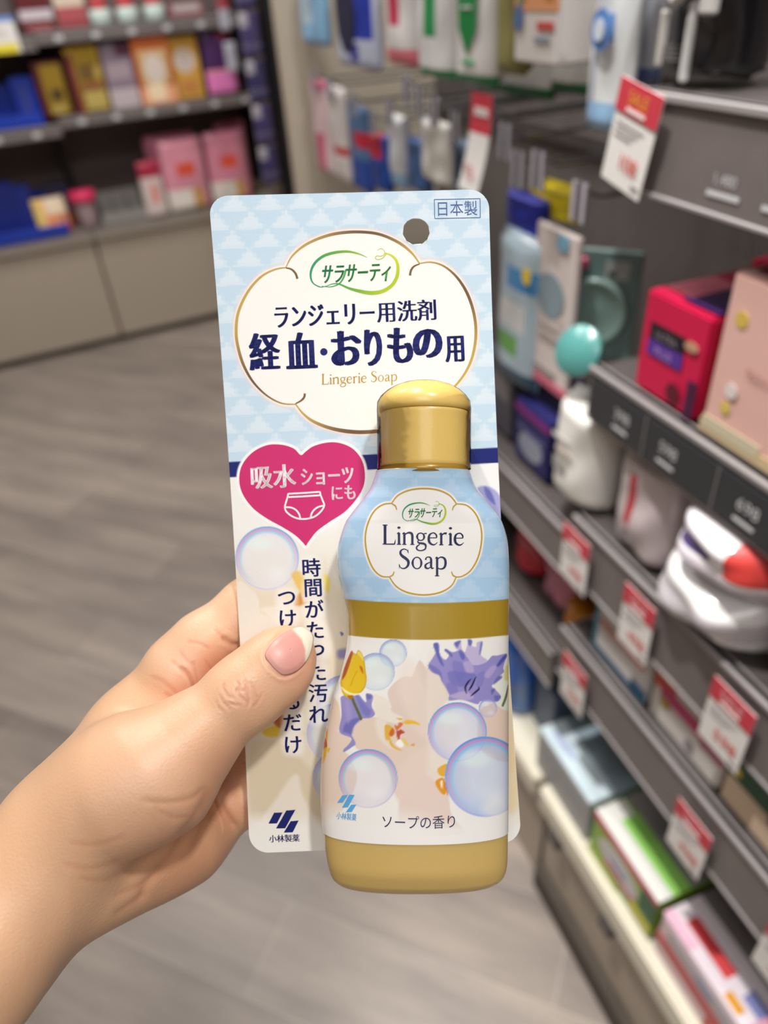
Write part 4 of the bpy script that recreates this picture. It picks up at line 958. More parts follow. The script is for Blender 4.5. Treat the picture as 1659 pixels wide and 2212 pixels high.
# web and index creases
for pts, de, w_ in [([(640, 690), (720, 760), (770, 850), (800, 910)], .0007, 4), ([(200, 1085), (320, 1085), (480, 1050), (600, 1010), (720, 960)], .0006, 5), ([(750, 640), (770, 740), (800, 860)], .0003, 3), ([(690, 500), (800, 520), (870, 560)], .00025, 3.5), ([(580, 640), (640, 690), (700, 720)], .0003, 3),
                    ([(960, 470), (1040, 520), (1095, 530)], .0007, 5), ([(830, 620), (880, 700), (950, 730)], .0002, 3), ([(420, 760), (520, 800), (640, 900)], .0002, 4), ([(520, 880), (620, 930), (760, 960)], .00018, 3.5), ([(900, 400), (960, 460), (1010, 480)], .0002, 3.5), ([(250, 1010), (320, 1060), (400, 1080)], .0002, 4), ([(640, 560), (700, 640), (760, 680)], .0002, 3)]:
    crease(cr(pts), de * (.9 if de > .00055 else .45), w_ * 1.1, .75 if de > .00055 else .5, .25, .2105)
# heel and palm folds
for pts, de, w_ in [([(690, 1215), (790, 1230), (880, 1225), (960, 1205), (1020, 1150)], .00045, 5), ([(1036, 1150), (1010, 1230), (950, 1330), (880, 1420)], .0006, 7), ([(1052, 1100), (1074, 1190), (1112, 1275), (1172, 1362)], .0018, 6), ([(940, 1330), (860, 1480), (740, 1620), (690, 1720)], .0006, 7), ([(750, 1240), (850, 1300), (930, 1300)], .0002, 4),
                    ([(330, 1430), (480, 1440), (620, 1400)], .00016, 5), ([(300, 1530), (440, 1560), (600, 1520)], .00016, 5), ([(380, 1600), (520, 1620), (640, 1560)], .00016, 5), ([(560, 1700), (680, 1650), (760, 1600)], .0003, 6), ([(560, 1800), (640, 1740), (720, 1690)], .0004, 6), ([(1010, 1240), (1000, 1360), (960, 1450)], .0003, 5)]:
    crease(hc(pts), de * .5, w_ * 1.25, .32, .25, .2215 if de > .001 else 0.0)
# cuticle fold round the nail
NAIL = hc([(1320, 500), (1334, 462), (1370, 420), (1412, 390), (1458, 366), (1500, 358), (1536, 374), (1558, 402), (1556, 440), (1540, 496), (1510, 544), (1466, 580), (1412, 594), (1376, 572), (1344, 538)])
crease(hc([(1440, 372), (1390, 396), (1340, 446), (1316, 500), (1345, 560), (1400, 600), (1450, 592), (1510, 545)]), .00022, 3.2, .25, .9)
hV = hV + hN * disp[:, None]
# skin tone: cooler mounds, redder folds and finger sides, heel and web shade painted in
skin = np.tile(np.array([228, 183, 147]) / 255.0, (len(hV), 1))
def skin_tint(c, r, col, a, zmin=0.0):
    d = np.hypot(huv[:, 0] - c[0], huv[:, 1] - c[1]); k = np.exp(-(d / r) ** 2) * a * np.clip((hV[:, 2] - zmin) / .002, 0, 1)
    global skin
    skin = skin * (1 - k[:, None]) + k[:, None] * np.array(col) / 255.0
skin_tint((465, 1452), 56, (222, 138, 106), .75, .2125); skin_tint((400, 1505), 42, (222, 150, 116), .5, .2125); skin_tint((490, 1650), 60, (208, 142, 114), .4); skin_tint((640, 1440), 50, (230, 164, 144), .55); skin_tint((535, 1500), 45, (222, 166, 138), .5)  # web tints mix redness with painted darkening toward the thumb fold
skin_tint((300, 1720), 120, (226, 184, 158), .5); skin_tint((400, 1880), 120, (212, 148, 112), .6); skin_tint((480, 1740), 60, (206, 140, 106), .6); skin_tint((390, 1440), 60, (234, 196, 174), .5); skin_tint((440, 1330), 70, (236, 194, 164), .5)  # heel tint carries its shading as well as warmer skin
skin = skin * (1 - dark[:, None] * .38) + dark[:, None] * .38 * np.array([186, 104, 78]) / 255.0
SKIN = mat('skin', (226, 182, 152), .42, vcol=True, sss=.35, sss_r=(.0036, .0013, .0007), sss_s=1.0, bump=(1300, .35), bump_d=.0003, spec=.5)
O_HAND = to_world(P3(330, 1650, .21))
hand = mesh_obj('person', to_world(hV) - O_HAND, hF, SKIN, None, O_HAND, smooth=True, colors=skin)
tag(hand, 'left hand and bare forearm gripping the card, thumb across its front and fingers behind', 'person')
# thumbnail: a curved plate lying on the thumb
hb = BVHTree.FromPolygons([tuple(x) for x in hV], hF)
NP = smooth_path(NAIL, 5, True); nc = NP.mean(0)
gx = np.arange(NP[:, 0].min(), NP[:, 0].max(), 2.0); gy = np.arange(NP[:, 1].min(), NP[:, 1].max(), 2.0)
rings_ = 16; nv = []; nf = []; M = len(NP)
for k in range(rings_ + 1):
    for q in NP: nv.append(nc + (q - nc) * (k / rings_ if k else .001))
for k in range(rings_):
    for i in range(M): nf.append((k * M + i, (k + 1) * M + i, (k + 1) * M + (i + 1) % M, k * M + (i + 1) % M))
nv = np.array(nv)
# fit a smooth cylinder-like sheet to the thumb surface under the nail
dep = []; sel = []
for k, (a, b) in enumerate(nv[::3]):
    d = Vector(ray(a, b)); h = hb.ray_cast(Vector((0, 0, 0)), d)
    if h[0] is not None and h[0].z < .2135: dep.append(h[0].z); sel.append(k * 3)
axn = np.array([.74, -.67]); pn = np.array([.67, .74])
def basis(q):
    a = (q - nc) @ axn / 50; b = (q - nc) @ pn / 50; return np.stack([np.ones_like(a), a, b, a * a, a * b, b * b, b ** 4], 1)
cf = np.linalg.lstsq(basis(nv[sel]), np.array(dep), rcond=None)[0]
rr_ = np.repeat(np.arange(rings_ + 1) / rings_, M)
zz = basis(nv) @ cf - .0006 + .0004 * np.clip((rr_ - .8) / .2, 0, 1)
n3 = np.stack([(nv[:, 0] - CX) / F_PX * zz, (nv[:, 1] - CY) / F_PX * zz, zz], 1)
ft = sd_poly(nv, hc([(1440, 340), (1462, 376), (1500, 420), (1518, 470), (1516, 530), (1560, 560), (1620, 420), (1520, 330)]))
kf = np.clip(.5 - ft / 4, 0, 1)[:, None]
a_ = ((nv - nc) @ axn / 60)[:, None]; lun = np.clip(-a_ - .35, 0, .5)
ncol = (1 - kf) * (np.array([228, 160, 150]) / 255 * (1 - lun * .6) + lun * .6 * np.array([238, 200, 188]) / 255) + kf * np.array([244, 234, 212]) / 255
nail = mesh_obj('thumbnail', to_world(n3) - O_HAND, nf, mat('nail_plate', (228, 170, 158), .42, vcol=True, coat=.12, coat_rough=.3, sss=.1, sss_r=(.002, .001, .0008), sss_s=1.0), hand, smooth=True, colors=ncol)
tag(nail, 'pink thumbnail with an ivory free edge')
sm = nail.modifiers.new('thickness', 'SOLIDIFY'); sm.thickness = .0004; sm.offset = 0
# ================================================================== goods
def C_(r, g, b, rough=.45, **kw): return mat('carton_%d_%d_%d' % (r, g, b), (r, g, b), rough, **kw)
def G_(r, g, b): return mat('glossy_film_%d_%d_%d' % (r, g, b), (r, g, b), .22, coat=.5, coat_rough=.1)
def frame_r(L, R, T, B, X, z0=None, z1=None):
    y1 = on_x(*L, X)[1]; y0 = on_x(*R, X)[1]
    zt = z1 if z1 is not None else on_x(*T, X)[2]; zb = z0 if z0 is not None else on_x(*B, X)[2]
    return (X, (y0 + y1) / 2, zb), y1 - y0, zt - zb, RZR
def frame_l(L, R, T, B, off, z0=None, z1=None):
    a = on_l(*L, off)[0]; b = on_l(*R, off)[0]
    zt = z1 if z1 is not None else on_l(*T, off)[2]; zb = z0 if z0 is not None else on_l(*B, off)[2]
    return lpt((a + b) / 2, off, zb), (b - a) / LC, zt - zb, LA
def carton(fr, name, label, cat, depth, col, prints=(), group=None, top=None, bev=.002, sides=None):
    """printed box: prints = ('r',fx0,fz0,fx1,fz1,mat) | ('d',fx,fz,rx,rz,mat) | ('t',text,fx,fz,fh,mat[,sx]) on its face; top = same list laid on the lid"""
    loc, w, h, rz = fr; k = MB(); k.box((-w / 2, 0, 0), (w / 2, depth, h), col, bev, 2)
    n = 0
    for p in prints:
        n += 1; y = -.0003 * n
        if p[0] == 'r': k.rect(-w / 2 + p[1] * w, p[2] * h, -w / 2 + p[3] * w, p[4] * h, y, p[5])
        elif p[0] == 'd': k.disc(-w / 2 + p[1] * w, p[2] * h, p[3] * w, p[4] * w, y - .0003, p[5])
        elif p[0] == 't': k.text(p[1], -w / 2 + p[2] * w, p[3] * h, p[4] * h, y - .0006, p[5], sx=p[6] if len(p) > 6 else 1)
    for p in top or ():
        n += 1; z = h + .0003 * n
        if p[0] == 'r': k.box((-w / 2 + p[1] * w, p[2] * depth, z - .0006), (-w / 2 + p[3] * w, p[4] * depth, z), p[5])
        elif p[0] == 'd':
            q = [(-w / 2 + p[1] * w + p[3] * w * math.cos(t), p[2] * depth + p[4] * w * math.sin(t), z) for t in np.linspace(0, 6.283, 24, endpoint=False)]; k.add(q, [list(range(24))], p[5])
    o = k.build(name, None, loc, rz); return tag(o, label, cat, group)
def soft(fr, name, label, cat, thick, col, paint=None, group=None, crimp=.1, wr=0.0, extra=None, y=0.0, lean=0.0):
    loc, w, h, rz = fr; k = MB(); k.pillow(-w / 2, w / 2, 0, h, thick, col, y, crimp, wr, 22, paint, lean)
    if extra: extra(k, w, h)
    o = k.build(name, None, loc, rz); return tag(o, label, cat, group)
WHT = C_(232, 230, 228); RED = C_(196, 30, 44); REDP = C_(206, 52, 44); YEL = C_(238, 206, 40)
# ---------- sale tags on the rails of the right-hand bay
TR = mat('tag_red', (206, 60, 76), .5); TPK = mat('tag_pink_print', (240, 196, 200), .5); TW = mat('tag_white', (236, 233, 230), .5); TPR = mat('tag_price_red', (214, 66, 46), .5); TY = mat('tag_yellow', (242, 172, 50), .5); TG = mat('tag_grey_print', (150, 146, 146), .5)
def sale_tag(yc, zc, price, label, w=.050, h=.080, lean=0.0, X=X0 - .012, rz=RZR, loc=None, roll=0.0):
    k = MB(); k.box((-w / 2, 0, 0), (w / 2, .0008, h), TW, .0003)
    k.rect(-w / 2, h * .70, w / 2, h, -.0006, TR)
    k.text('SALE', 0, h * .87, h * .12, -.0011, TY if price == '108' else TPK, sx=.9)
    k.rect(-w * .22, h * .735, w * .22, h * .765, -.0011, TW)
    for i in range(3): k.rect(-w * .40, h * (.60 - .06 * i), w * (.25 - .12 * i), h * (.615 - .06 * i), -.0004, TG)
    k.text(price, w * .10, h * .27, h * .16, -.0008, TPR, sx=1.0); k.rect(w * .26, h * .08, w * .42, h * .12, -.0004, TG)
    o = k.build('price_tag', None, loc or (X, yc, zc - h / 2), rz); o.rotation_euler = (lean, roll, rz)
    return tag(o, label, 'price tag', 'red and white sale price tags')
sale_tag(.533, 1.235, '108', 'large sale price tag on the highest rail, below the black packs', .054, .076, roll=.20)
sale_tag(.533, .796, '498', 'sale price tag below the white wrapped bag, second rail above the wipes', .052, .076)
sale_tag(.418, .796, '498', 'sale price tag below the left edge of the clear double pack', .048, .080)
sale_tag(.286, .792, '598', 'sale price tag right of the dented double pack, above the green topped carton', .050, .082)
sale_tag(.505, .607, '598', 'sale price tag on the low rail above the pale blue tissue box', .050, .080)
sale_tag(.284, .603, '498', 'sale price tag on the low rail above the pink and white tissue box', .050, .082)
sale_tag(.155, .600, '498', 'sale price tag cut by the right photo edge on the lowest rail', .050, .082)
# curved tag hanging from a hook, right above the card
k = MB(); w, h = .05, .10; n = 10
for i in range(n):
    z0, z1 = h * i / n, h * (i + 1) / n; f = lambda z: .018 * (1 - z / h) ** 2
    m_ = TR if i >= 6 else TW
    k.add([(-w / 2, -f(z0), z0), (w / 2, -f(z0), z0), (w / 2, -f(z1), z1), (-w / 2, -f(z1), z1), (-w / 2, .0008 - f(z0), z0), (w / 2, .0008 - f(z0), z0), (w / 2, .0008 - f(z1), z1), (-w / 2, .0008 - f(z1), z1)],
          [(0, 1, 2, 3), (7, 6, 5, 4), (0, 3, 7, 4), (1, 5, 6, 2)], m_)
k.text('98', 0, .022, .016, -.0165, TPR); k.rect(-.015, .078, .018, .086, -.0012, TW)
p = on_x(1050, 410, .42); o = k.build('price_tag', None, (.42, p[1] + .015, p[2] - .002), RZR); tag(o, 'curling sale tag hanging just above the top right corner of the card', 'price tag', 'red and white sale price tags')

# ---------- right bay, shelf of cartons
FR = frame_r((1388, 705), (1527, 762), (1468, 655), None, X0 + .006, z0=1.031)
carton(FR, 'pad_carton', 'crimson carton with a black and violet panel, left of the pale pink carton', 'carton', .12, C_(206, 22, 74),
       [('r', .14, .40, .70, .72, C_(30, 22, 34)), ('r', .14, .40, .70, .55, C_(86, 50, 150)), ('t', 'ULTRA', .42, .63, .07, C_(150, 140, 150)), ('t', 'PLUS', .42, .475, .08, C_(190, 150, 210)), ('d', .80, .68, .10, .05, C_(190, 150, 120)), ('d', .66, .16, .11, .11, C_(96, 20, 40)), ('r', .86, 0, 1, .38, C_(70, 20, 60))],
       'crimson cartons', top=[('r', .45, .05, .98, .55, C_(60, 30, 90)), ('r', .1, .1, .5, .5, C_(226, 120, 140))])
FR = frame_r((1420, 620), (1530, 640), (1450, 585), None, X0 + .14, z0=1.031)
FR = ((X0 + .135, .478, 1.031), .085, .088, RZR)
carton(FR, 'pad_carton', 'crimson carton standing behind the one with the violet panel', 'carton', .12, C_(200, 24, 72), [('r', .2, .4, .8, .7, C_(40, 24, 40))], 'crimson cartons', top=[('r', .2, .1, .9, .5, C_(70, 30, 80))])
FR = ((X0 + .005, .355, 1.031), .106, .131, RZR)
PKC = C_(226, 182, 172)
carton(FR, 'cup_carton', 'tall pale pink carton with yellow stars, at the right photo edge', 'carton', .10, PKC,
       [('d', .16, .76, .06, .06, C_(214, 184, 84)), ('d', .20, .22, .05, .05, C_(216, 190, 96)), ('t', 'NaturaMoon', .55, .50, .05, C_(170, 116, 112)), ('d', .22, .34, .06, .06, C_(226, 214, 212)), ('r', 0, 0, 1, .08, C_(214, 190, 150)), ('r', .02, .04, .6, .12, C_(206, 196, 168))], top=[('r', .1, .1, .9, .9, C_(160, 60, 70))])
carton(((X0 + .01, .235, 1.031), .12, .115, RZR), 'pad_carton', 'dark rose carton right of the pale pink one, mostly out of frame', 'carton', .1, C_(150, 52, 66), [('r', .1, .3, .9, .7, C_(230, 200, 200))])
carton(((X0 + .25, .50, 1.031), .05, .14, RZR), 'wipe_carton', 'pale grey upright carton at the back, behind the crimson cartons', 'carton', .06, C_(190, 186, 184), [('r', .3, 0, .42, 1, C_(160, 158, 156)), ('r', .7, 0, .8, 1, C_(170, 168, 166))])
# ---------- top shelf: black packs with pale straps
def straps(k, w, h):
    k.tube([(-w * .42, .002, h * .95), (-w * .22, -.014, h * .62), (0, -.018, h * .5), (w * .22, -.014, h * .62), (w * .42, .002, h * .95)], .0045, C_(196, 194, 192), 8)
    k.box((-w * .30, -.012, h * .08), (-w * .20, -.006, h * .45), C_(186, 182, 176), .002); k.box((w * .12, -.014, 0.0), (w * .22, -.008, h * .5), C_(200, 200, 198), .002)
    k.box((w * .25, -.014, h * .42), (w * .48, -.008, h * .80), C_(196, 194, 192), .002)
    for i in range(4): k.rect(-w * .20, h * (.22 - .03 * i), w * .05, h * (.23 - .03 * i), -.010, C_(110, 106, 108))
BLK = mat('black_gloss_film', (26, 24, 28), .2, coat=.5)
k = frame_r((1415, 100), (1565, 110), None, None, X0 + .03, z0=1.271, z1=1.372)
soft(k, 'black_pack', 'black shiny pack with pale straps, on the top shelf over the big sale tag', 'pack', .06, BLK, group='black packs on the top shelf', crimp=.08, wr=.003,
     extra=lambda k, w, h: (straps(k, w, h), k.text('サニタリー', 0, h * .78, h * .12, -.022, C_(180, 178, 182), sx=.8), k.text('ショーツ', 0, h * .62, h * .07, -.024, C_(170, 60, 80))))
soft(((X0 + .03, .335, 1.271), .11, .105, RZR), 'black_pack', 'black shiny pack at the right photo edge, on the top shelf', 'pack', .06, BLK, group='black packs on the top shelf', crimp=.08, wr=.003, extra=lambda k, w, h: (k.tube([(-w * .3, -.01, h * .2), (-w * .15, -.012, h * .35), (0, -.012, h * .3)], .003, C_(90, 88, 90)), k.box((w * .2, -.012, h * .5), (w * .4, -.008, h * .9), C_(70, 68, 72), .002)))
# ---------- hanging top row of the far bay
def hang(L, R, B, X, label, col, thick=.03, paint=None, group='hanging packs on the upper hooks', name='hanging_pack', wr=.001, z1=1.365, extra=None, crimp=.08, cat='pack'):
    return soft(frame_r(L, R, None, B, X, z1=z1), name, label, cat, thick, col, paint, group, crimp, wr, extra)
BLUEW = C_(58, 92, 150)
hang((1262, 130), (1348, 135), (1292, 292), .425, 'tall white and pale blue clear bag with round blue emblems', G_(226, 230, 232), .022, lambda x, z: G_(150, 190, 226) if z < .20 else (G_(120, 160, 208) if .5 < z < .62 and .25 < x < .75 and abs(x - .5) < .25 else (G_(170, 176, 190) if .22 < x < .36 and z < .45 else None)),
     extra=lambda k, w, h: (k.disc(0, h * .56, w * .24, w * .26, -.006, C_(96, 140, 200)), k.disc(0, h * .56, w * .13, w * .14, -.008, C_(206, 216, 230))), name='cotton_bag')
hang((1350, 95), (1412, 95), (1385, 190), .45, 'greyer bag with a blue emblem, behind the tall pale blue bag', G_(196, 200, 210), .022, lambda x, z: G_(90, 110, 160) if z < .12 else None, extra=lambda k, w, h: k.disc(-w * .05, h * .52, w * .2, w * .24, -.006, C_(84, 124, 186)), name='cotton_bag')
ORW = lambda x, z: C_(238, 172, 124) if z > .62 else (C_(206, 90, 84) if .3 < z < .38 and x > .45 else None)
carton(frame_r((1112, 60), (1205, 66), None, (1185, 142), .43, z1=1.365), 'hanging_carton', 'white carton with an orange top, hanging left of the tall pale blue bag', 'carton', .05, C_(230, 224, 220),
       [('r', .0, .46, 1, 1, C_(236, 166, 118)), ('d', .80, .62, .14, .10, C_(196, 130, 50)), ('r', .55, .30, .92, .37, C_(208, 88, 80)), ('r', .5, .2, .85, .24, C_(150, 160, 180)), ('d', .15, .7, .12, .2, C_(110, 170, 120)), ('d', .12, .4, .1, .14, C_(90, 120, 170))], 'hanging packs on the upper hooks')
hang((1064, 85), (1112, 88), (1090, 165), .435, 'narrow olive green pack between the green panelled pack and the orange topped carton', C_(146, 140, 88), .03)
def greenp(k, w, h):
    g_ = C_(20, 140, 70); k.add([(-w * .24, -.003, h * .95), (w * .24, -.003, h * .95), (w * .22, -.003, h * .45), (0, -.003, h * .25), (-w * .22, -.003, h * .45)], [(0, 4, 3, 2, 1)], g_)
    k.text('W', 0, h * .72, h * .10, -.0036, WHT); k.rect(-w * .12, h * .60, w * .12, h * .62, -.0036, WHT)
    k.rect(-w * .16, h * .17, w * .16, h * .21, -.002, C_(110, 190, 140))
hang((972, 80), (1058, 92), (1040, 190), .435, 'white pack with a pointed green panel, next to the olive pack', C_(232, 230, 228), .03, lambda x, z: C_(40, 150, 86) if z < .07 else None, extra=greenp)
hang((890, 60), (966, 75), (940, 172), .44, 'white pack with a narrower green panel, second from the olive pack', C_(230, 228, 228), .03, lambda x, z: C_(46, 156, 92) if z < .08 else (C_(40, 150, 86) if .36 < x < .66 and z > .38 else None))
hang((822, 45), (882, 60), (862, 145), .44, 'white pack with a crimson panel and pink hem, between the blue and the green packs', C_(232, 228, 228), .03, lambda x, z: C_(232, 128, 142) if z < .16 else (C_(206, 60, 92) if .3 < x < .66 and z > .42 else None))
hang((716, 60), (800, 72), (770, 152), .435, 'royal blue pack with a dark round picture', C_(196, 204, 226), .03, lambda x, z: C_(36, 60, 176) if z > .30 and .04 < x < .96 else (C_(60, 60, 150) if .5 < x < .66 and .08 < z < .28 else None), extra=lambda k, w, h: k.disc(-w * .08, h * .60, w * .24, w * .30, -.002, C_(34, 36, 70)))
hang((690, 40), (718, 44), (700, 118), .57, 'thin white pack squeezed left of the royal blue pack', C_(222, 222, 224), .02)
hang((640, 35), (690, 42), (665, 98), .43, 'light blue pack beside the beige end panel', C_(140, 186, 222), .03, lambda x, z: C_(196, 220, 236) if .25 < x < .7 and .3 < z < .9 else None)
# pack corners in the shade behind, with green hems
for i, (u, v, X) in enumerate([(1080, 205, .53), (1140, 215, .52), (1215, 205, .53)]):
    hang((u - 40, v - 80), (u + 40, v - 76), (u, v), X, ['grey pack with a green hem behind the olive pack', 'grey pack with a green hem behind the orange topped carton', 'dim pack with a green hem left of the tall pale blue bag'][i], C_(176, 172, 168), .03, lambda x, z: C_(16, 112, 60) if z < .10 else None)
# ---------- lower hooks
LOWG = 'packs on the lower hooks'
low = [((676, 290), (703, 296), (690, 176), (694, 372), .43, 'rose and white slim pack nearest the beige end panel', C_(224, 196, 200), lambda x, z: C_(206, 96, 128) if z < .45 and .25 < x < .8 or z > .9 else None),
       ((708, 300), (742, 306), (722, 190), (730, 392), .435, 'white pack with a small red square, right of the rose slim pack', C_(214, 206, 204), lambda x, z: C_(196, 70, 74) if .30 < z < .42 and x > .3 else None),
       ((745, 320), (790, 330), (768, 230), (766, 408), .45, 'steel blue pack with a red square', C_(84, 120, 164), lambda x, z: C_(190, 40, 60) if .55 < z < .72 and x > .5 else (C_(36, 76, 170) if z < .4 else None)),
       ((793, 330), (830, 338), (812, 290), (812, 410), .43, 'deep blue box with a red top square', C_(24, 66, 150), lambda x, z: C_(186, 34, 54) if z > .6 and x < .8 else None),
       ((832, 320), (866, 330), (848, 250), (850, 404), .44, 'white and sky coloured slim pack', C_(206, 208, 212), lambda x, z: C_(140, 176, 206) if z < .25 else None),
       ((868, 345), (915, 356), (892, 300), (890, 412), .45, 'slate blue pack low behind the card edge', C_(64, 96, 146), None),
       ((900, 300), (960, 330), (930, 262), (940, 400), .43, 'white folded pack slanting towards the curling sale tag', C_(220, 216, 210), lambda x, z: C_(170, 180, 196) if x < .25 else None),
       ((962, 350), (1010, 365), (985, 300), (985, 415), .46, 'grey blue pack left of the curling sale tag', C_(120, 140, 168), None)]
for L, R_, T, B, X, lab_, col, pf in low:
    soft(frame_r(L, R_, T, B, X), 'hanging_pack', lab_, 'pack', .022, col, pf, LOWG, .08, .001)
# ---------- far bay goods just right of the card
soft(frame_r((1128, 440), (1236, 450), (1182, 402), (1180, 470), .47), 'hanging_pack', 'bright yellow pack at the hook ends, under the big sale tag', 'pack', .03, C_(226, 202, 24), None, LOWG, .1, .001)
soft(frame_r((1082, 465), (1160, 475), (1118, 422), (1130, 520), .45), 'hanging_pack', 'royal blue pack right beside the card top corner', 'pack', .025, C_(34, 44, 160), lambda x, z: C_(70, 74, 160) if x < .15 else None, LOWG, .1, .001)
soft(frame_r((1064, 660), (1148, 672), (1105, 505), (1112, 842), .43), 'refill_pouch', 'pale blue and green refill pouch right beside the card', 'pouch', .03, G_(186, 208, 222), lambda x, z: G_(70, 150, 214) if .66 < z < .84 and x > .35 else (G_(110, 176, 90) if .22 < z < .36 and x < .7 else (G_(40, 80, 110) if z < .12 else (G_(226, 230, 230) if .42 < z < .6 and .2 < x < .8 else None))), None, .08, .001,
     extra=lambda k, w, h: k.disc(w * .36, h * .80, w * .1, w * .1, -.002, YEL))
FR = frame_r((1150, 660), (1238, 676), (1195, 490), (1200, 850), .44)
carton(FR, 'blister_card', 'pale pink blister card with a rose lower edge, left of the aqua case', 'blister card', .006, C_(224, 212, 208), [('r', 0, 0, 1, .06, C_(214, 110, 134)), ('r', .2, .30, .8, .5, C_(206, 194, 188)), ('r', .15, .08, .7, .12, C_(150, 146, 146)), ('d', .45, .60, .34, .3, C_(140, 158, 168)), ('r', .25, .33, .7, .36, C_(170, 160, 156)), ('r', .25, .40, .7, .42, C_(170, 160, 156)), ('r', .55, .9, .8, .98, C_(120, 176, 206))])
# aqua clear case: card + round blister + lid ring
p = on_x(1298, 640, .47)
cs = empty('aqua_case', (.47, p[1] + .012, p[2] - .078), RZR + .72, 'see-through aqua case with a round window hanging left of the crimson carton', 'case')
AQ = mat('aqua_plastic', (126, 152, 146), .3, coat=.3)
k = MB(); k.box((-.042, .004, 0), (.046, .010, .124), mat('aqua_card', (112, 142, 140), .5), .002); k.rect(.008, .093, .034, .112, .0035, C_(170, 176, 174)); k.rect(.012, .096, .020, .102, .0030, C_(60, 70, 70)); k.build('card', cs)
k = MB(); k.lathe([(.037, 0), (.039, .003), (.037, .007), (.033, .007), (.030, .004), (.012, .006), (.002, .0064)], AQ, n=32); o = k.build('round_window', cs, (0, .003, .056)); o.rotation_euler = (math.radians(90), 0, 0)
k = MB(); k.box((-.042, -.004, .104), (-.010, .003, .116), C_(190, 70, 104), .002); k.build('pink_clip', cs)
p = on_x(1262, 775, .43)
cup = empty('menstrual_cup', (.43, p[1], p[2] - .002), RZR + .6, 'round turquoise silicone cup hanging below the aqua case', 'cup')
TEAL = mat('turquoise_silicone', (88, 158, 154), .3, coat=.4, sss=.2, sss_r=(.003, .005, .005), sss_s=1.0)
k = MB(); k.lathe([(.004, 0), (.018, .004), (.025, .014), (.026, .022), (.022, .026), (.020, .024), (.016, .016)], TEAL, n=36); o = k.build('cup_body', cup, (0, .012, .002)); o.rotation_euler = (math.radians(62), 0, math.radians(-14))
k = MB(); k.lathe([(.026, 0), (.0272, .002), (.026, .004)], TEAL, n=36); o = k.build('rim', cup, (-.004, -.008, .0135)); o.rotation_euler = (math.radians(62), 0, math.radians(-14))
# ---------- right bay, shelf of soft packs
def snow(k, w, h): k.rect(-w * .25, h * .30, w * .05, h * .42, -.002, C_(170, 168, 166)); k.rect(-w * .2, h * .5, w * .15, h * .54, -.003, C_(196, 180, 172)); k.rect(-w * .3, h * .62, w * .05, h * .66, -.003, C_(206, 202, 198))
soft(((X0 - .004, .580, .848), .088, .122, RZR), 'wrapped_bag', 'white plastic wrapped bag standing over a sale tag, left of the mauve pack', 'bag', .07, G_(236, 234, 228), None, None, .10, .0015, snow)
soft(((X0 + .004, .468, .848), .088, .118, RZR), 'pad_pack', 'mauve pack with a red upright mark, between the white bag and the clear double pack', 'pack', .06, G_(196, 182, 184), lambda x, z: C_(180, 60, 70) if .36 < x < .52 and .3 < z < .8 else None, None, .08, .003)
soft(((X0 - .022, .358, .848), .118, .062, RZR), 'pad_pack', 'lower white pack of the clear wrapped double pack, bulging over the rail', 'pack', .12, G_(232, 230, 230), lambda x, z: G_(196, 190, 196) if .3 < z < .7 and x > .2 else None, 'clear wrapped double packs', .35, .004)
soft(((X0 - .018, .350, .908), .118, .066, RZR), 'pad_pack', 'upper white and lilac pack of the double pack, with a coral red end', 'pack', .12, G_(240, 236, 240), lambda x, z: (C_(224, 70, 66) if x > .70 and z > .45 else (G_(90, 70, 130) if .16 < x < .5 and .40 < z < .62 else (G_(200, 190, 200) if z < .35 else None))), 'clear wrapped double packs', .35, .004)
soft(((X0 + .0, .232, .848), .10, .115, RZR), 'pad_pack', 'dull rose pack cut by the right photo edge, right of the double pack', 'pack', .07, G_(190, 170, 166), None, None, .08, .003)
soft(((X0 + .13, .45, .848), .12, .10, RZR), 'pad_pack', 'shadowed lilac pack at the back behind the mauve pack', 'pack', .06, G_(150, 140, 156), None, None, .08, .003)
# far bay, same level
carton(((.43, .70, .815), .085, .085, RZR), 'pad_carton', 'navy and purple carton on the far shelf, right beside the card', 'carton', .1, C_(34, 34, 96), [('r', 0, .82, 1, .92, C_(130, 30, 120)), ('d', .5, .35, .35, .22, C_(150, 154, 170)), ('r', .1, .55, .9, .6, C_(90, 92, 130))])
carton(((.44, .82, .815), .10, .105, RZR), 'pad_carton', 'dark grey carton on the far shelf, behind the card edge', 'carton', .1, C_(84, 82, 92), [('r', .1, .5, .9, .8, C_(130, 126, 130))])
# ---------- shelf of wipes
carton(((X0 + .012, .458, .669), .102, .074, RZR), 'wipes_pack', 'flat white wipes box with a red band and teal edges', 'box', .12, C_(214, 208, 206), [('r', 0, .0, 1, .10, C_(30, 90, 120)), ('r', 0, .0, .06, 1, C_(70, 150, 176)), ('r', .75, .0, 1, .25, C_(24, 100, 140)), ('r', .08, .62, .92, .72, C_(200, 110, 90))])
carton(((X0 + .012, .345, .669), .108, .074, RZR), 'wipes_pack', 'white wipes box with an orange and magenta band, right of the red banded box', 'box', .12, C_(222, 216, 212), [('r', .0, .66, .30, .95, C_(206, 70, 36)), ('r', .12, .56, .95, .80, C_(196, 50, 110)), ('r', .7, .5, 1, .72, C_(170, 24, 96)), ('d', .2, .5, .07, .07, C_(176, 150, 60)), ('d', .6, .25, .06, .06, C_(130, 124, 130))])
carton(((X0 + .012, .232, .669), .108, .076, RZR), 'wipes_pack', 'wipes box with a dark green band over a cream face', 'box', .12, C_(222, 196, 170), [('r', 0, .55, 1, .9, C_(16, 80, 44)), ('r', .5, .45, 1, .7, C_(20, 60, 70)), ('d', .1, .7, .05, .05, YEL)])
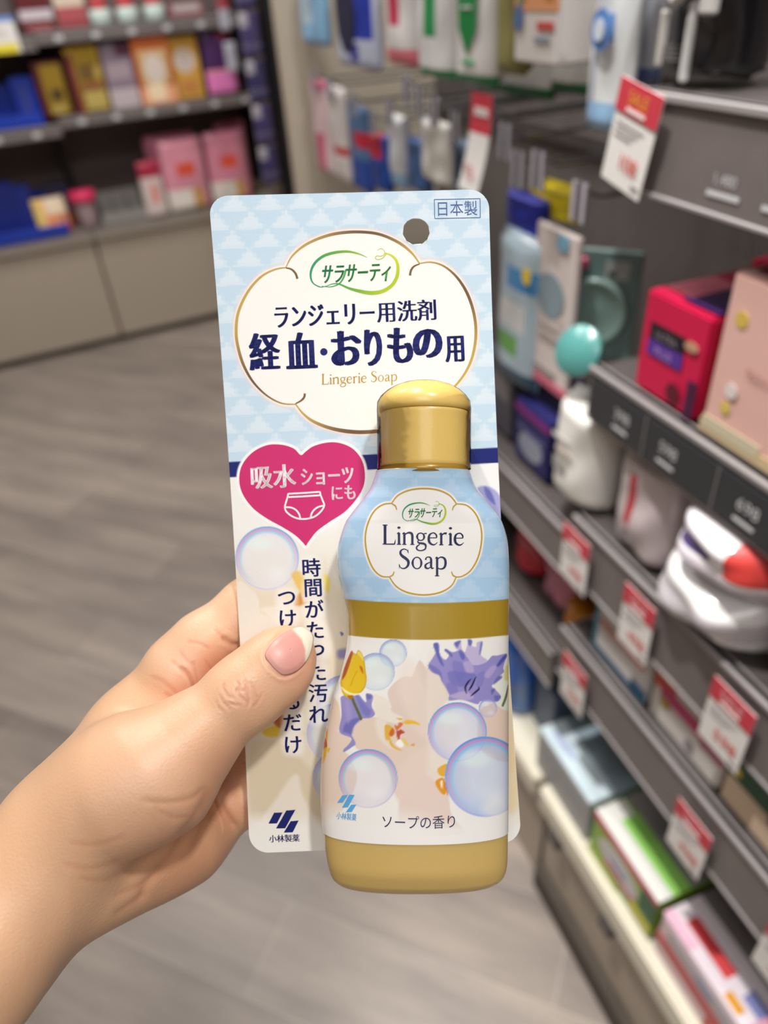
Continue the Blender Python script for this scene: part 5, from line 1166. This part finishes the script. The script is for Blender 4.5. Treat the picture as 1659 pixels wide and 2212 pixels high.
carton(((X0 + .02, .125, .669), .09, .07, RZR), 'wipes_pack', 'blue wipes box low at the right photo edge', 'box', .12, C_(70, 130, 196), [('r', .1, .3, .9, .7, C_(160, 190, 220))])
# far bay low
for i, (y, z, w, h, col, lab_) in enumerate([(.735, .603, .075, .085, (196, 30, 54), 'red pouch deep under the shelf, right beside the bottle shoulder'), (.645, .603, .085, .08, (200, 120, 142), 'dusky pink pouch deep under the shelf, left of the wipes')]):
    soft(((.45, y, z), w, h, RZR), 'soft_pouch', lab_, 'pouch', .05, G_(*col), None, None, .1, .004)
soft(((.44, .585, .603), .05, .05, RZR), 'soft_pouch', 'amber pouch in the dark gap left of the wipes', 'pouch', .04, G_(190, 120, 30), None, None, .1, .003)
# ---------- deck: tissue boxes and others; lids painted paler in front, greyer behind, for shelf shade
def tissue(yc, w, h, label, col, prints, top, depth=.11, x=X0 + .004, z=.314, group='tissue boxes on the deck'):
    return carton(((x, yc, z), w, h, RZR), 'tissue_box', label, 'box', depth, col, prints, group, top, .003)
tissue(.520, .138, .092, 'pale blue tissue box, leftmost on the low deck', C_(190, 206, 214), [('r', 0, 0, 1, .96, C_(160, 158, 158)), ('r', .1, .2, .9, .8, C_(150, 150, 152))], [('r', 0, 0, 1, .38, C_(214, 232, 240)), ('r', 0, .38, 1, 1, C_(150, 170, 182)), ('d', .3, .16, .2, .05, C_(196, 208, 240))])  # grey face and lid rear paint the dimness under the shelf
tissue(.372, .136, .094, 'lime green and white tissue box, in the middle of the low deck', C_(140, 180, 60), [('r', .0, .86, 1, 1, C_(214, 60, 110)), ('d', .45, .52, .32, .17, C_(206, 200, 204)), ('r', .25, .22, .75, .32, C_(196, 90, 110)), ('r', .8, .4, 1, .9, C_(20, 90, 50)), ('r', .7, .1, 1, .3, C_(206, 196, 60)), ('r', 0, .0, .5, .12, C_(180, 196, 70)), ('r', .35, .46, .56, .56, C_(150, 150, 170))], [('r', 0, 0, 1, .4, C_(236, 236, 230)), ('r', .2, .2, 1, .45, C_(150, 214, 100)), ('r', 0, .45, 1, 1, C_(146, 142, 140))])  # grey rear of the lid is shelf shadow put into the colour
tissue(.215, .158, .092, 'pink and white tissue box with red lettering, nearest on the low deck', C_(226, 200, 206), [('r', 0, .3, 1, .55, C_(190, 70, 72)), ('r', .1, .6, .9, .9, C_(186, 180, 186)), ('r', .6, .05, .9, .3, C_(190, 60, 70)), ('d', .5, .75, .1, .06, C_(150, 156, 180))], [('r', 0, 0, 1, .5, C_(238, 226, 234)), ('r', .12, .16, .55, .32, C_(220, 70, 74)), ('r', .0, .0, .3, .12, C_(238, 190, 212)), ('r', .68, .2, .84, .36, C_(130, 136, 190)), ('r', .62, .04, .76, .14, C_(226, 160, 40)), ('r', .84, .0, 1, .5, C_(232, 170, 196)), ('r', 0, .5, 1, 1, C_(130, 124, 126))])  # dark back half of the lid paints the shade from the shelf above
tissue(.052, .15, .092, 'rose tissue box cut by the bottom right photo corner', C_(220, 150, 170), [], [('r', 0, 0, 1, .4, C_(236, 200, 212))])
for yc, xx, lab_ in ((.52, X0 + .12, 'grey wrapped tissue box in the back row, behind the pale blue one'), (.372, X0 + .12, 'grey wrapped tissue box in the back row, behind the lime one'), (.215, X0 + .12, 'grey wrapped tissue box in the back row, behind the pink one')):
    tissue(yc, .13, .088, lab_, C_(150, 146, 146), [], [('r', .2, .1, .8, .3, C_(120, 118, 130))], x=xx)
soft(((.415, .715, .314), .075, .17, RZR), 'blue_bag', 'bright blue bag on the far deck, just right of the bottle', 'bag', .06, G_(36, 104, 206), lambda x, z: G_(60, 112, 180) if z < .45 else None, None, .08, .003)
carton(((.45, .64, .314), .06, .12, RZR), 'tissue_carton', 'slate blue carton between the blue bag and the pale blue tissue box', 'carton', .1, C_(84, 104, 132))

# ---------- wall shelving across the aisle
def lc(L, R, T, B, off, z0=None): return frame_l(L, R, T, B, off, z0)
Z2 = .974; Z1 = 1.267; ZD = .523
GOLDP = mat('gold_foil', (206, 172, 70), .25, .7); GOLDL = mat('gold_foil_bright', (240, 214, 120), .18, .6)
carton(lc((80, 185), (143, 185), (112, 132), None, .03, Z2), 'gift_box', 'gold foil box with maroon edge, leftmost of the gold boxes on the brown shelf', 'box', .06, C_(90, 28, 30), [('r', .2, .05, .95, .95, GOLDP), ('r', .3, .05, .8, .22, GOLDL), ('r', .4, .3, .8, .5, C_(70, 54, 20))], 'gold foil boxes')
carton(lc((150, 165), (222, 160), (186, 100), None, .03, Z2), 'gift_box', 'gold foil box with a dark red corner, left of the lavender carton', 'box', .06, GOLDP, [('r', .0, .0, .2, .9, C_(120, 50, 46)), ('r', .3, .05, .95, .32, C_(190, 170, 96)), ('r', .3, .5, .9, .75, C_(110, 84, 34)), ('r', .3, .35, .9, .45, C_(140, 80, 60)), ('d', .85, .6, .1, .2, GOLDL)], 'gold foil boxes')
carton(((lpt(.365, .16, Z2))[:3], .22, .20, LA), 'gift_box', 'maroon and gold box in the shade behind the front row', 'box', .08, C_(96, 24, 28), [('r', .3, .6, .8, 1, C_(150, 110, 40))])
carton(lc((226, 155), (288, 148), (255, 92), None, .03, Z2), 'bath_carton', 'greyish lavender carton with a pale base, right of the gold boxes', 'carton', .06, C_(140, 124, 140), [('r', 0, 0, 1, .30, C_(196, 184, 190)), ('r', .1, .45, .9, .7, C_(166, 150, 160)), ('r', .5, .8, 1, 1, C_(84, 40, 66))])
CRD = C_(238, 226, 210)
carton(lc((292, 145), (372, 140), (330, 76), None, .012, Z2), 'bath_carton', 'orange carton with a cream middle and pale coral foot, tallest on the shelf', 'carton', .06, C_(186, 96, 44), [('r', .12, .30, .88, .80, C_(206, 176, 130)), ('d', .5, .52, .28, .34, C_(220, 206, 196)), ('r', .0, .0, 1, .26, C_(240, 170, 130)), ('r', .2, .05, .7, .3, C_(250, 226, 190))])
carton(lc((368, 132), (430, 128), (398, 76), None, .035, Z2), 'bath_carton', 'golden yellow carton with a white round badge', 'carton', .06, C_(216, 164, 72), [('d', .48, .62, .36, .36, C_(230, 214, 200)), ('d', .48, .62, .28, .28, C_(206, 192, 184)), ('r', .2, .1, .8, .3, C_(206, 140, 80))])
soft(lc((442, 132), (508, 128), (474, 66), None, .02, Z2), 'bath_sachet', 'purple sachet with a bright pink foot, right of the yellow carton', 'sachet', .03, G_(76, 44, 96), lambda x, z: C_(232, 130, 196) if z < .36 else (C_(236, 150, 160) if .36 <= z < .42 else (C_(140, 40, 60) if z > .85 and x > .5 else None)), None, .06)
# top shelf
tz = Z1
for L, R_, h, col, pr, lab_ in [((40, 30), (112, 25), .16, (96, 24, 30), [('r', 0, .22, 1, .42, C_(206, 196, 206)), ('r', .1, .0, .9, .15, C_(150, 80, 84))], 'dark red carton with a pale band, leftmost on the upper brown shelf'),
                                ((120, 25), (184, 18), .17, (216, 200, 182), [('r', 0, 0, 1, .40, C_(176, 84, 90)), ('r', 0, 0, 1, .12, C_(150, 64, 68))], 'cream carton with a rose foot, right of the dark red carton')]:
    a = on_l(*L, .03)[0]; b = on_l(*R_, .03)[0]
    carton((lpt((a + b) / 2, .03, tz), b - a, h, LA), 'bath_carton', lab_, 'carton', .08, C_(*col), pr)
for i, (x, lab_) in enumerate([(.155, 'mint jar with a red cap, right of the cream carton'), (.262, 'mint jar with a red cap, second right of the cream carton'), (.372, 'mint jar with a red cap, farthest from the cream carton')]):
    e = empty('mint_jar', lpt(x, .06, tz), LA, lab_, 'jar', 'mint jars on the upper shelf')
    k = MB(); k.lathe([(.040, 0), (.043, .004), (.043, .045), (.036, .052)], C_(196, 214, 208), n=24); k.build('jar_body', e)
    k = MB(); k.lathe([(.030, .052), (.031, .056), (.031, .085), (.028, .088)], C_(190, 60, 66), n=24); k.build('cap', e)
carton((lpt(.50, .03, tz), .14, .05, LA), 'bath_carton', 'flat grey rose box at the right end of the upper brown shelf', 'carton', .08, C_(150, 96, 100), [('r', .1, .4, .9, .9, C_(190, 180, 180))])
# deck of the right bay
e = empty('pink_lidded_jar', lpt(on_l(182, 440, .07)[0], .07, ZD), LA, 'clear jar with a bright pink lid on the beige counter', 'jar')
k = MB(); k.lathe([(.034, 0), (.040, .004), (.046, .112), (.046, .118)], mat('frosted_jar', (206, 182, 188), .25, alpha=.6), n=28); k.build('jar_body', e)
k = MB(); k.lathe([(.030, .003), (.036, .008), (.040, .085)], C_(196, 170, 172), n=24); k.build('contents', e)
k = MB(); k.lathe([(.052, .115), (.056, .119), (.056, .150), (.050, .157)], mat('hot_pink_lid', (226, 56, 104), .35), n=32); k.build('lid', e)
e = empty('acrylic_stand', lpt(on_l(258, 420, .05)[0], .05, ZD), LA, 'grey see-through acrylic stand between the pink lidded jar and the pouches', 'stand')
k = MB(); k.box((-.10, 0, 0), (.10, .14, .004), TINT); k.box((-.10, .12, .004), (.10, .124, .12), TINT); k.box((-.10, 0, .004), (.10, .003, .05), TINT); k.build('tray', e)
for s in (-.095, -.03, .035, .098):
    k = MB(); k.box((s - .0015, .003, .004), (s + .0015, .12, .10), TINT); k.build('divider', e)
PNK = G_(226, 150, 170)
def pouchp(x, z): return C_(226, 86, 60) if .30 < x < .72 and .50 < z < .70 else (C_(232, 222, 214) if z < .34 and x < .6 else (C_(206, 160, 90) if z < .30 and x < .82 else None))
soft(lc((352, 375), (446, 362), (392, 300), None, .04, ZD + .001), 'bath_pouch', 'pink pouch with an orange red emblem, middle of the counter pouches', 'pouch', .05, PNK, pouchp, 'pink pouches on the counter', .06, .002)
soft(lc((450, 355), (536, 345), (494, 282), None, .05, ZD + .001), 'bath_pouch', 'pink pouch with an orange emblem beside the purple strip, right end of the counter', 'pouch', .05, G_(220, 140, 162), pouchp, 'pink pouches on the counter', .06, .002)
soft(lc((318, 345), (430, 330), (372, 288), None, .15, ZD + .03), 'bath_pouch', 'plain pink pouch behind the middle pouch', 'pouch', .05, G_(206, 120, 146), None, 'pink pouches on the counter', .06, .002)
soft(lc((470, 320), (535, 310), (500, 262), None, .17, ZD + .03), 'bath_pouch', 'dark rose pouch behind the rightmost pouch', 'pouch', .05, G_(190, 96, 120), None, 'pink pouches on the counter', .06, .002)
soft(lc((302, 390), (350, 384), (326, 348), None, .025, ZD + .001), 'bath_pouch', 'small white pouch with a dark red top, left of the pink pouches', 'pouch', .03, C_(220, 204, 200), lambda x, z: C_(170, 40, 70) if z > .72 else (C_(236, 150, 140) if .35 < x < .7 and .25 < z < .6 else None), 'pink pouches on the counter', .06, .001)
# left bay with blue trays
BLU = mat('royal_blue_plastic', (24, 60, 176), .4)
def tray(xa, xb, off, z, h, d, label):
    e = empty('blue_tray', lpt((xa + xb) / 2, off, z), LA, label, 'tray'); w = (xb - xa) / 2
    k = MB(); k.box((-w, 0, 0), (w, d, .004), BLU); k.build('tray_floor', e)
    for s in (-1, 1):
        k = MB(); k.box((s * w - .002, 0, .0), (s * w + .002, d, h * 1.6), BLU, .001); k.build('tray_side', e)
    k = MB(); k.box((-w, -.003, 0), (w, .001, h), BLU, .001); k.build('tray_front', e)
    k = MB(); k.box((-w, d - .002, 0), (w, d + .002, h * 3.2), BLU, .001); k.build('tray_back', e); return e
tray(-.62, -.165, .01, .953, .045, .18, 'blue plastic tray on the shelf at the left photo edge')
carton(lc((25, 195), (74, 190), (50, 165), None, .06, .958), 'blue_carton', 'royal blue carton standing in the upper blue tray', 'carton', .05, C_(24, 50, 160), [('r', .35, .1, .6, .8, C_(60, 70, 140))])
tray(-.75, -.20, .01, ZD + .001, .05, .2, 'blue plastic tray on the counter at the left photo edge')
carton(lc((-30, 440), (36, 432), (5, 395), None, .10, ZD + .006), 'blue_carton', 'dark blue carton in the counter tray, at the left photo edge', 'carton', .05, C_(22, 40, 130), [])
carton(lc((38, 440), (70, 436), (54, 400), None, .10, ZD + .006), 'blue_carton', 'slim dark blue carton in the counter tray', 'carton', .04, C_(26, 46, 140), [])
soft(lc((74, 464), (146, 454), (112, 430), None, .05, ZD + .006), 'snack_sachet', 'orange and cream sachet leaning in the counter tray', 'sachet', .04, C_(238, 150, 100), lambda x, z: C_(240, 220, 190) if z > .55 and x > .35 else (C_(240, 206, 120) if x < .3 else (C_(220, 70, 60) if z < .2 else None)), None, .1, .001, lean=.03)
carton(lc((95, 425), (150, 418), (120, 400), None, .14, ZD + .006), 'blue_carton', 'navy and brown carton behind the orange sachet', 'carton', .04, C_(44, 40, 76), [('r', .0, .0, 1, .4, C_(120, 60, 50))])
k = MB(); w, h = .13, .115; k.box((-w / 2, 0, 0), (w / 2, .001, h), WHT); k.rect(-w / 2, h * .86, w / 2, h, -.0006, C_(110, 150, 220)); k.rect(-w * .36, 0.0, w * .42, h * .26, -.0006, C_(236, 220, 60)); k.text('298', 0, h * .55, h * .2, -.001, C_(210, 196, 190))
p = lpt(-.232, -.014, 1.208); o = k.build('price_tag', None, p, LA); tag(o, 'white price card with a yellow foot on the shelf at the left photo edge', 'price tag')
# hanging strip of blue purple sachets at the end of the wall unit
VIO = [(62, 58, 104), (70, 62, 112), (58, 54, 100), (74, 66, 116), (62, 56, 104)]
e = empty('hanging_strip', lpt(.742, -.035, .56), LA, 'clip strip at the wall shelving end beside the black post', 'strip')
k = MB(); k.box((-.012, 0, 0), (.012, .003, 1.35), C_(150, 148, 156)); k.build('strip_band', e)
names = ['counter level', 'just above the counter', 'middle', 'upper middle', 'topmost in view']
for i in range(5):
    z = .60 + i * .17
    soft((lpt(.742, -.062, z), .085, .155, LA), 'violet_sachet', 'violet blue sachet with a white tag on the clip strip, ' + ['lowest of the five', 'second from the bottom', 'third from the bottom', 'fourth from the bottom', 'topmost of the five'][i], 'sachet', .022, G_(*VIO[i]), lambda x, z: C_(176, 172, 184) if z > .66 and x < .42 else (C_(100, 96, 130) if .2 < z < .3 else None), 'violet sachets on the clip strip', .08, .001)
for i in range(3):
    z = 1.36 - i * .15
    soft((lpt(.645, -.05, z), .05, .11, LA), 'grey_sachet', ['pale grey sachet at the upper shelf end, topmost of the three', 'grey sachet with a red top at the shelf end, middle of the three', 'white grey sachet at the shelf end above the pink pouches'][i], 'sachet', .02, G_(176, 176, 190), lambda x, z, i=i: C_(150, 50, 60) if i == 1 and z > .7 else None, 'grey sachets at the shelf end', .08, .001)
